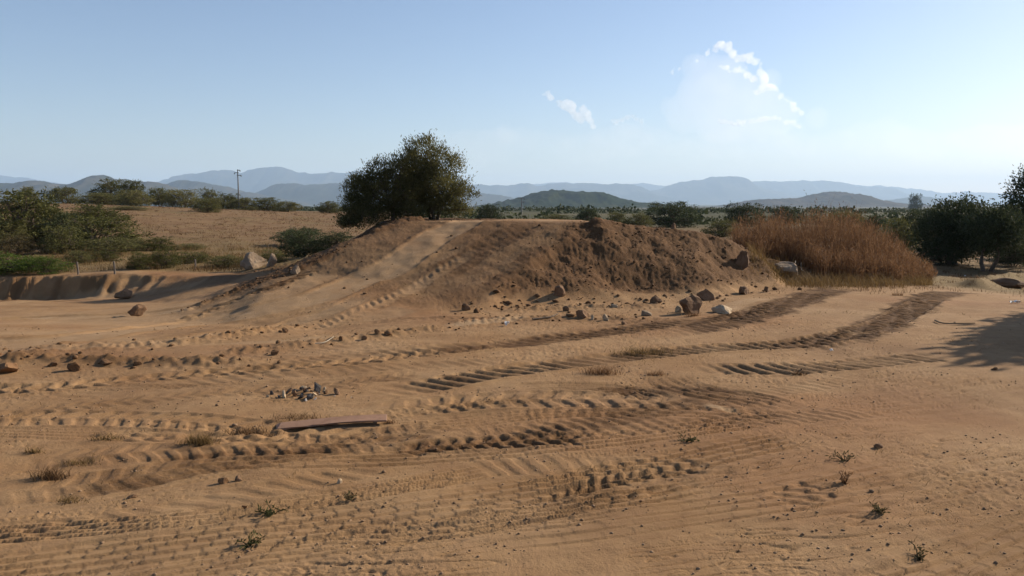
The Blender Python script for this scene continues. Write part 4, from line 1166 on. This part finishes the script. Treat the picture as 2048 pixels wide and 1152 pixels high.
rock(1180, 1190, 626, 638, 'small pale stone right beside the largest angular stone', 'pale_rock')
rock(1240, 1256, 640, 648, 'flat stone right of the upright splinter')
rock(1222, 1238, 610, 617, 'pale pebble on the low bank at the mound foot', 'pale_rock')
rock(923, 943, 606, 621, 'brown stone at the lower corner of the ramp')
rock(256, 289, 608, 632, 'square block of earth with sunlit right face at the bottom of the ramp', cat='block', name='earth_block', cuts=10, rot=.5)
rock(228, 264, 576, 598, 'rounded lump of earth in front of the dug bank', 'rock', cat='lump', name='earth_lump', cuts=8)
rock(126, 156, 725, 743, 'dark stone on the low earth bank near the left edge', 'clod')
rock(96, 113, 724, 735, 'small dark stone on the earth bank left of the dark stone', 'clod')
rock(-14, 40, 726, 750, 'dark slab of earth cut by the left edge', 'clod', cat='slab', name='earth_slab')
rock(482, 528, 511, 540, 'larger pale weathered boulder at the edge of the field', 'grey_rock', d=19.6, cat='boulder', name='boulder', cuts=5)
rock(529, 554, 517, 541, 'smaller pale boulder right of the larger one', 'grey_rock', d=19.4, cat='boulder', name='boulder', cuts=5)
rock(579, 600, 531, 548, 'stone with bright chip on the left edge of the ramp', 'grey_rock')
rock(1990, 2075, 556, 578, 'flat pale outcrop of rock at the right edge', 'rock', cat='outcrop', name='rock_outcrop', deep=.6)
rock(435, 456, 958, 973, 'dark stone on the sand below the plank', 'clod')
rock(467, 484, 957, 968, 'paler stone right beside the dark stone on the sand')
rock(254, 272, 990, 1000, 'flat brown stone alone in the left foreground')
rock(483, 494, 1009, 1019, 'tiny dark stone above the green weed', 'clod')
rock(671, 684, 963, 973, 'pale pebble on the tyre tracks below the plank', 'pale_rock')
g = 'clods along the low earth bank'
rock(677, 687, 677, 686, 'dark clod right of the bleached stick', 'clod', cat='clod', name='clod', group=g)
rock(746, 760, 665, 675, 'dark clod on the bank, left of a touching pair', 'clod', cat='clod', name='clod', group=g)
rock(767, 784, 666, 675, 'dark clod on the bank, right of a touching pair', 'clod', cat='clod', name='clod', group=g)
rock(720, 735, 673, 682, 'flat dark clod between the stick clod and the pair', 'clod', cat='clod', name='clod', group=g)
rock(538, 555, 698, 709, 'dark clod left below the bleached stick', 'clod', cat='clod', name='clod', group=g)
rock(562, 577, 655, 666, 'dark clod highest on the bank at the ramp foot', 'clod', cat='clod', name='clod', group=g)
rock(195, 222, 723, 733, 'flat dark clod on the left earth bank', 'clod', cat='clod', name='clod', group=g)
rock(262, 284, 722, 732, 'second flat dark clod on the left earth bank', 'clod', cat='clod', name='clod', group=g)
rock(1340, 1352, 460, 472, 'stone block on the crest of the right flank', 'rock', d=16.6)
rock(1748, 1768, 889, 899, 'small reddish stone alone on the right sand')
rock(1985, 1999, 736, 742, 'dark clod at the lower edge of the tree shadow', 'clod', cat='clod', name='clod')

def scatter_stones(name, pts, sizes, seed, mat, label, cat, squash=.7):
    rng = np.random.default_rng(seed)
    bm = bmesh.new(); bmesh.ops.create_icosphere(bm, subdivisions=1, radius=.5)
    bv = np.array([v.co[:] for v in bm.verts]); bf = np.array([[v.index for v in f.verts] for f in bm.faces]); bm.free()
    n = len(pts)
    a = rng.random(n) * 6.28
    jit = bv[None] * (1 + .22 * rng.normal(size=(n, len(bv), 1)))
    sc = sizes[:, None] * np.stack([.8 + .6 * rng.random(n), .7 + .5 * rng.random(n), squash * (.6 + .6 * rng.random(n))], 1)
    v = jit * sc[:, None]
    ca, sa = np.cos(a)[:, None], np.sin(a)[:, None]
    x = v[..., 0] * ca - v[..., 1] * sa; y = v[..., 0] * sa + v[..., 1] * ca
    v = np.stack([x, y, v[..., 2]], -1) + pts[:, None] + np.array([0, 0, 1]) * (sizes * squash * .18)[:, None, None]
    f = bf[None] + (np.arange(n) * len(bv))[:, None, None]
    o = link(name, mesh_np(name, v.reshape(-1, 3), f.reshape(-1, 3)), mat); tag(o, label, cat, kind='stuff'); return o

def loose_ground():
    rng = np.random.default_rng(9)
    # pebbles on the sand
    n = 8000
    r = 2.6 * np.exp(rng.random(n) * math.log(13 / 2.6)); a = (rng.random(n) - .5) * 1.36
    x, y = r * np.sin(a), r * np.cos(a)
    keep = (noise(x * .9, y * .9, 12) + .35 * noise(x * 3, y * 3, 13) > .02) | (rng.random(n) < .12)
    x, y = x[keep], y[keep]
    z = ground_fn(x, y)[0]
    s = (.005 + .011 * rng.random(len(x)) ** 4) * (1 + .06 * np.hypot(x, y)) * (1 + .9 * (rng.random(len(x)) > .985))
    scatter_stones('pebbles', np.stack([x, y, z], 1), s, 3, 'pebble', 'small pebbles and grit strewn over the sandy ground', 'pebbles')
    # clods of loose soil on the mound and along the banks
    X = []; S = []
    n = 17000
    x = -7 + 14 * rng.random(n); y = 11.5 + 8 * rng.random(n)
    rt, lf, rp = flank_mask(x, y)
    fr = (macro(x, y - .15) < macro(x, y) + .02)
    keep = (rng.random(n) < .40 * rt + .35 * lf + .04 * rp) & fr
    x, y = x[keep], y[keep]; X.append(np.stack([x, y], 1)); S.append(.014 + .05 * rng.random(len(x)) ** 6)
    # rolled down to the foot
    ft = np.array([tin_v[i][:2] for i in (p1, f1, f2, f3, f4, f5, f6)])
    k = rng.integers(0, 6, 380); t = rng.random(380)[:, None]
    q = ft[k] * (1 - t) + ft[k + 1] * t + np.stack([rng.normal(size=380) * .2, np.abs(rng.normal(size=380)) * -.40 + .28], 1)
    X.append(q); S.append(.012 + .10 * rng.random(380) ** 9)
    for b in BANKS[:6]:
        m = int(130 * b.s[-1] / 3)
        i = rng.integers(0, len(b.line), m)
        q = b.line[i] + b.nrm[i] * (rng.normal(size=(m, 1)) * b.hw * .75); X.append(q); S.append(.010 + .06 * rng.random(m) ** 6)
    X = np.vstack(X); S = np.concatenate(S); z = ground_fn(X[:, 0], X[:, 1])[0]
    scatter_stones('loose_clods', np.column_stack([X, z]), S, 4, 'clod', 'loose brown clods of soil on the mound and earth banks', 'clods', .75)
loose_ground()

# ------------------------------------------------------------------ plank, rubble, sticks, litter
def box_bm(bm, cx, cy, cz, sx, sy, sz, rot=None):
    r = bmesh.ops.create_cube(bm, size=1)
    for v in r['verts']: v.co = Vector((v.co.x * sx, v.co.y * sy, v.co.z * sz))
    if rot: bmesh.ops.rotate(bm, verts=r['verts'], cent=(0, 0, 0), matrix=rot)
    for v in r['verts']: v.co += Vector((cx, cy, cz))
    return r['verts']
def plank():
    a = np.array(hit(545, 858)); b = np.array(hit(772, 849))
    L = np.linalg.norm(b[:2] - a[:2]); ang = math.atan2(b[1] - a[1], b[0] - a[0])
    bm = bmesh.new()
    box_bm(bm, 0, 0, 0, L, .14, .013)
    bmesh.ops.subdivide_edges(bm, edges=[e for e in bm.edges if abs((e.verts[0].co - e.verts[1].co).x) > .3], cuts=11, use_grid_fill=True)
    rng = random.Random(3)
    for v in bm.verts:
        v.co.z += .012 * math.cos(v.co.x / L * 3.0) + .003 * math.sin(v.co.x * 9)
        v.co.y += .003 * rng.gauss(0, 1)
        if v.co.x < -L / 2 + .02: v.co.x += .05 * rng.random()
    bmesh.ops.bevel(bm, geom=[e for e in bm.edges if e.is_manifold and e.calc_face_angle(0) > .8], offset=.002, segments=1, affect='EDGES')
    me = bpy.data.meshes.new('plank'); bm.to_mesh(me); bm.free()
    mx, my = (a[0] + b[0]) / 2, (a[1] + b[1]) / 2 + .05
    za, zb = gz(a[0], a[1] + .05), gz(b[0], b[1] + .05)
    o = link('wooden_plank', me, 'wood', loc=(mx, my, (za + zb) / 2 + .028)); o.rotation_euler = (.07, -math.atan2(zb + .025 - za, L), ang)
    tag(o, 'weathered brown wooden plank lying half buried on the sand', 'plank')
plank()

def rubble():
    c = hit(612, 788)
    r = empty('rubble_pile', (c[0], c[1], gz(c[0], c[1]))); tag(r, 'small heap of charred rubble with white chips on the sand', 'rubble')
    rng = random.Random(5)
    for k in range(46):
        t = rng.gauss(0, .14); u = rng.gauss(0, .09)
        hgt = max(0, .09 * math.exp(-(t / .13) ** 2 - (u / .1) ** 2) * rng.random())
        s = .018 + .055 * rng.random() ** 2
        kind = rng.choices(['ash', 'rock', 'pale_rock', 'chip'], [5, 3, 2, 2])[0]
        if kind == 'chip': s *= .45; u -= .06; t += .08; hgt *= .3
        me = rock_mesh(500 + k, (s * (1 + rng.random()), s, s * (.5 + .6 * rng.random())), 6, 2, .06)
        gx, gy = c[0] + t, c[1] + u
        o = link('fragment', me, kind, r, (t, u, gz(gx, gy) - gz(c[0], c[1]) + hgt + s * .2)); o.rotation_euler = (rng.random() * 3, rng.random() * 3, rng.random() * 3)
rubble()

def stick(name, px, rad, label, mat='stick', lift=.02, cat='stick'):
    q = [hit(*p_) for p_ in px]
    pts = smooth_line([(a[0], a[1]) for a in q], .04)
    z = ground_fn(pts[:, 0], pts[:, 1])[0] + lift
    z = np.convolve(np.pad(z, 3, mode='edge'), np.ones(7) / 7, 'valid')
    me = tubes(name, [(np.column_stack([pts, z]), np.linspace(rad, rad * .5, len(pts)))], 6)
    o = link(name, me, mat); tag(o, label, cat); return o
stick('bleached_stick', [(630, 692), (645, 691), (656, 688), (668, 684)], .007, 'pale bleached stick lying on the earth bank below the ramp')
stick('dark_branch', [(1065, 642), (1085, 640), (1105, 637), (1116, 632)], .014, 'dark dead branch on the ground before the mound', 'bark', cat='branch')
stick('dead_twig', [(1590, 536), (1598, 531), (1602, 540), (1606, 548)], .010, 'pale dead twig beside the boulder below the weeds', lift=.10, cat='twig')
stick('dead_twig', [(1870, 643), (1882, 648), (1900, 650), (1950, 650)], .012, 'dark dead twig just above the tree shadow on the right', 'bark', cat='twig')

def scrap(px, py, w_, h_, label, seed):
    c = hit(px, py); rng = random.Random(seed)
    bm = bmesh.new(); bmesh.ops.create_grid(bm, x_segments=5, y_segments=4, size=.5)
    for v in bm.verts: v.co = Vector((v.co.x * w_ + rng.gauss(0, w_ * .05), v.co.y * w_ * .7, rng.random() * h_))
    bmesh.ops.solidify(bm, geom=bm.faces[:], thickness=.002)
    me = bpy.data.meshes.new('scrap'); bm.to_mesh(me); bm.free()
    o = link('plastic_scrap', me, 'plastic', loc=(c[0], c[1], gz(c[0], c[1]) + .006)); tag(o, label, 'litter'); return o
scrap(2030, 606, .16, .06, 'crumpled white scrap on the dry grass at the right edge', 1)
scrap(1663, 701, .035, .03, 'tiny white scrap beside the dark curved track', 2)
scrap(1014, 652, .06, .07, 'small white scrap on the pale rock patch before the mound', 3)
scrap(1930, 553, .04, .04, 'small white scrap in the dry grass under the oaks', 4)

def post(px, ytop, ybase, label):
    X, Y, Z = hit(px, ybase); h_ = (ybase - ytop) / FPX * Y
    rng = np.random.default_rng(int(px))
    pts = wiggle((0, 0, -.1), (rng.normal() * .03, 0, h_), 6, .012, rng)
    me = tubes('post', [(pts, np.full(6, .022)), (np.array([pts[-1], pts[-1] + [0, 0, .010]]), [.022, .003])], 8)
    o = link('fence_post', me, 'post', loc=(X, Y, gz(X, Y))); tag(o, label, 'post', 'weathered posts along the dug bank'); return o
post(156, 524, 549, 'leftmost weathered fence post beside the bright bramble')
post(229, 524, 549, 'middle weathered fence post above the dug bank')
post(391, 519, 539, 'right weathered fence post left of the pale boulders')

def utility_pole(px, ytop, d, label, arms, rad=.09):
    X = (px - 1024) / FPX * d; z = gz(X, d)
    zt = CAM_H + (HORIZON - ytop) / FPX * d - z
    r = empty('utility_pole', (X, d, z)); tag(r, label, 'utility pole')
    link('pole', tubes('pole', [(np.array([[0, 0, -.3], [0, 0, zt * .5], [0, 0, zt]]), [rad * 1.25, rad, rad * .7])], 8), 'steel', r)
    for (a, b, dz) in arms:
        ca_ = link('crossarm', tubes('crossarm', [(np.array([[a, 0, zt - dz], [(a + b) / 2, 0, zt - dz], [b, 0, zt - dz]]), [rad * .55] * 3)], 6), 'steel', r)
        e = a if abs(a) > abs(b) else b
        link('insulator', tubes('insulator', [(np.array([[e, 0, zt - dz - .16], [e, 0, zt - dz - .08], [e, 0, zt - dz]]), [rad * .5, rad * .8, rad * .5])], 6), 'steel', ca_)
utility_pole(481, 340, 84, 'tall thin utility pole with staggered crossarms above the left thicket', [(-.35, .1, .35), (-.1, .35, .62), (-.05, .25, .08)], .075)
utility_pole(1043, 395, 120, 'small faint utility pole behind the flat top of the mound', [(-.5, .5, .2), (-.4, .4, .7)], .09)

# ------------------------------------------------------------------ tufts and weeds on the sand
def tuft(px, py, w_px, h_px, label, mat='straw', n=160, stuff=False, name='dry_tuft', cat='grass tuft', group=None, seed=None, flat=.5):
    X, Y, Z = hit(px, py); rng = np.random.default_rng(seed or int(px + py * 3))
    W_ = w_px / FPX * Y; H_ = h_px / FPX * Y
    x = rng.normal(size=n) * W_ * .24; y = rng.normal(size=n) * W_ * .24 * flat
    z = ground_fn(X + x, Y + y)[0] - gz(X, Y)
    me = blades(name, x, y, z - .005, H_ * (.4 + .7 * rng.random(n)), np.full(n, .0035 + Y * .0003), rng, 1.1, None, seg=2)
    o = link(name, me, mat, loc=(X, Y, gz(X, Y))); tag(o, label, cat, group, 'stuff' if stuff else None); return o
def weed(px, py, w_px, label, seed, mat='green_weed', n=90, hgt=.22):
    X, Y, Z = hit(px, py); rng = np.random.default_rng(seed)
    W_ = w_px / FPX * Y
    r = empty('ground_weed', (X, Y, gz(X, Y))); tag(r, label, 'weed')
    paths = []; P_ = []; D_ = []
    for k in range(9):
        a = rng.random() * 6.28; e = np.array([math.cos(a) * W_ * .5, math.sin(a) * W_ * .4, W_ * hgt * rng.random() + .01])
        st = wiggle((0, 0, -.01), e, 6, .01, rng, .01); paths.append((st, np.linspace(.003, .0012, 6)))
        t = rng.integers(1, 6, n // 9); P_.append(st[t] + rng.normal(size=(len(t), 3)) * .004); D_.append(unit(rng.normal(size=(len(t), 3)) + np.array([0, 0, .6])))
    link('stem', tubes('stem', paths, 4), mat, r).data.attributes.new('tone', 'FLOAT', 'POINT')
    P_ = np.vstack(P_); link('leaves', leaf_mesh('leaves', P_, np.vstack(D_), .022 + .015 * rng.random(len(P_)), .008, rng, rng.random(len(P_))), mat, r)
g = 'dry tufts on the sand'
tuft(1200, 752, 75, 20, 'reddish dry grass tuft in the centre, below the long slanted track', 'dry_weed', 260, group=g)
tuft(1285, 708, 110, 18, 'wide straw coloured grass patch right above the reddish tuft', 'straw', 300, group=g)
tuft(1310, 752, 40, 12, 'small dry tuft right of the reddish tuft', 'dry_weed', 120, group=g)
tuft(1596, 750, 30, 12, 'small dark dry tuft on the right half of the sand', 'dry_grass', 90, group=g)
tuft(400, 892, 70, 24, 'largest straw tuft left of the plank', 'straw', 300, group=g)
tuft(500, 866, 110, 16, 'dry grass covering the buried left end of the plank', 'dry_grass', 320, stuff=True)
tuft(720, 842, 50, 12, 'dry tuft behind the right end of the plank', 'straw', 110, group=g)
tuft(780, 846, 30, 10, 'small dry tuft at the right tip of the plank', 'dry_weed', 90, group=g)
tuft(600, 838, 120, 12, 'thin dry grass behind the middle of the plank', 'dry_grass', 220, stuff=True)
tuft(100, 958, 70, 26, 'dark dry tuft in the left foreground', 'dry_grass', 200, group=g)
tuft(160, 930, 80, 14, 'straw tuft just behind the dark tuft in the left foreground', 'straw', 140, group=g)
tuft(140, 1003, 70, 14, 'flat straw grass below the dark tuft in the left foreground', 'straw', 120, stuff=True)
tuft(66, 905, 40, 14, 'small straw tuft near the left edge', 'straw', 90, group=g)
tuft(210, 878, 60, 16, 'straw tuft on the churned ground at left', 'straw', 130, group=g)
tuft(1385, 634, 30, 12, 'dry tuft at the base of the big brown boulder', 'dry_weed', 110, group=g)
tuft(1795, 592, 24, 8, 'small brown tuft on bare ground right of the weeds', 'dry_weed', 80, group=g)
weed(545, 1035, 62, 'grey green low weed on the tyre tracks in the foreground', 3)
weed(498, 1100, 52, 'dark green sprig near the bottom edge left of centre', 4, n=70)
weed(1690, 925, 60, 'flat grey weed on the sand right of centre', 5, 'dry_shrub', 70, .2)
weed(1690, 968, 26, 'tiny upright reddish plant on the right sand', 6, 'dry_weed', 50, 1.0)
weed(1760, 1025, 34, 'small dark dry sprig in the lower right sand', 7, 'dry_shrub', 60, .3)
weed(1838, 1112, 40, 'upright dark dry sprig near the bottom right', 8, 'dry_shrub', 60, .6)
weed(700, 1005, 30, 'tiny grey sprig below the plank', 9, 'dry_shrub', 40, .3)
weed(1370, 885, 44, 'flat grey green weed on the graded sand at centre right', 10, 'green_weed', 60, .15)

# ------------------------------------------------------------------ clouds far beyond the mountains
def cloud(label, puffs, D, thick, seed, dens, voxel):
    """puffs: (px, py, radius in px)"""
    rng = random.Random(seed)
    bm = bmesh.new(); bmesh.ops.create_icosphere(bm, subdivisions=2, radius=1)
    bv = np.array([v.co[:] for v in bm.verts]); bf = np.array([[v.index for v in f.verts] for f in bm.faces]); bm.free()
    V = []; F = []
    for (px, py, r) in puffs:
        x, y, z = at_depth(px, py, D); R = r / FPX * D
        for k in range(4 if r < 12 else 1 + int(r / 7)):
            q = (0, 0, 0) if k == 0 else (rng.gauss(0, R * .45), rng.gauss(0, thick * .25), rng.gauss(0, R * .45))
            rr = R * (1 if k == 0 else rng.uniform(.35, .6))
            F.append(bf + len(V) * len(bv)); V.append(bv * rr + np.array([x + q[0], y + q[1], z + q[2]]))
    me = mesh_np('cloud', np.vstack(V), np.vstack(F))
    o = link('cloud', me, 'cloud_vapour')
    rm = o.modifiers.new('merge', 'REMESH'); rm.mode = 'VOXEL'; rm.voxel_size = voxel
    for sc, st in ((500, 120), (200, 120), (90, 70)):
        tx = bpy.data.textures.new('billow', 'CLOUDS'); tx.noise_scale = sc; tx.noise_depth = 2
        dm = o.modifiers.new('billow', 'DISPLACE'); dm.texture = tx; dm.texture_coords = 'GLOBAL'; dm.strength = st; dm.mid_level = .5
    tag(o, label, 'cloud', 'clouds above the mountains')
    return o
def mat_cloud(dens):
    m, nt, out = new_mat('cloud_vapour')
    v = N(nt, 'ShaderNodeVolumePrincipled'); v.inputs['Color'].default_value = (1, 1, 1, 1); v.inputs['Density'].default_value = dens; v.inputs['Anisotropy'].default_value = .35
    nt.links.new(v.outputs[0], out.inputs['Volume']); return m
M['cloud_vapour'] = mat_cloud(1.5e-3)
M['cloud_veil'] = mat_cloud(1.1e-4)
M['cloud_bank'] = mat_cloud(0.6e-4)
def trace(pts, r, step=6, jit=2.0, seed=1):
    """puffs strung along a line seen at pts"""
    rng = random.Random(seed); out = []
    for (x0, y0), (x1, y1) in zip(pts[:-1], pts[1:]):
        n = max(1, int(math.hypot(x1 - x0, y1 - y0) / step))
        for k in range(n):
            t = k / n; out.append((x0 + (x1 - x0) * t + rng.gauss(0, jit), y0 + (y1 - y0) * t + rng.gauss(0, jit), r * rng.uniform(.35, 1.35)))
    return out
top = (trace([(1415, 104), (1425, 97), (1442, 90), (1455, 88), (1463, 105), (1468, 114), (1485, 116), (1500, 118), (1518, 132), (1527, 152), (1528, 175), (1512, 188)], 7, seed=3, step=5)
       + trace([(1532, 176), (1550, 174), (1562, 188), (1570, 200), (1588, 214), (1606, 230)], 6.5, seed=5, step=5) + trace([(1440, 132), (1462, 142), (1486, 142), (1503, 158), (1520, 165)], 6, seed=4, step=5))
cloud('detached wisp of cloud left below the top of the tall cumulus', trace([(1342, 142), (1350, 139), (1362, 138)], 4, step=4), 34000, 200, 21, 0, 42)
cloud('small torn wisp of cloud just left of the cumulus top', trace([(1386, 122), (1396, 116)], 4, seed=2, step=4), 34000, 200, 22, 0, 42)
cloud('thin lower rim of cloud under the tall cumulus', trace([(1436, 243), (1462, 247), (1500, 243), (1540, 236), (1580, 244), (1612, 256)], 4.5, seed=6, step=4), 34000, 300, 23, 0, 42)
cloud('tall billowing cumulus cloud with bright right rim', top, 34000, 500, 3, 0, 42)
cloud('small slanting cumulus cloud left of the tall one', trace([(1086, 184), (1098, 192), (1112, 199), (1124, 207), (1142, 208), (1164, 218), (1174, 229), (1180, 244), (1190, 258)], 7, seed=8) + trace([(1120, 212), (1150, 225), (1165, 245)], 8, seed=9), 34000, 400, 5, 0, 42)
cloud('tiny puff of cloud between the two cumulus clouds', trace([(1226, 243), (1246, 238), (1262, 231), (1279, 242), (1287, 257)], 5, seed=10), 34000, 300, 7, 0, 42)
veil = cloud('thin pale body of the tall cumulus cloud', [(1420, 140, 34), (1450, 160, 50), (1400, 190, 50), (1490, 190, 46), (1440, 230, 60), (1520, 220, 50), (1560, 230, 40), (1370, 230, 40)], 35500, 1500, 11, 0, 120)
veil.data.materials[0] = M['cloud_veil']
band = cloud('long low bank of hazy white cloud over the mountains', [(880 + 40 * k, 292 + 9 * math.sin(k * 1.1) - .35 * k, 34 + 7 * math.sin(k * .9)) for k in range(36)], 36500, 5000, 13, 0, 200)
band.data.materials[0] = M['cloud_bank']
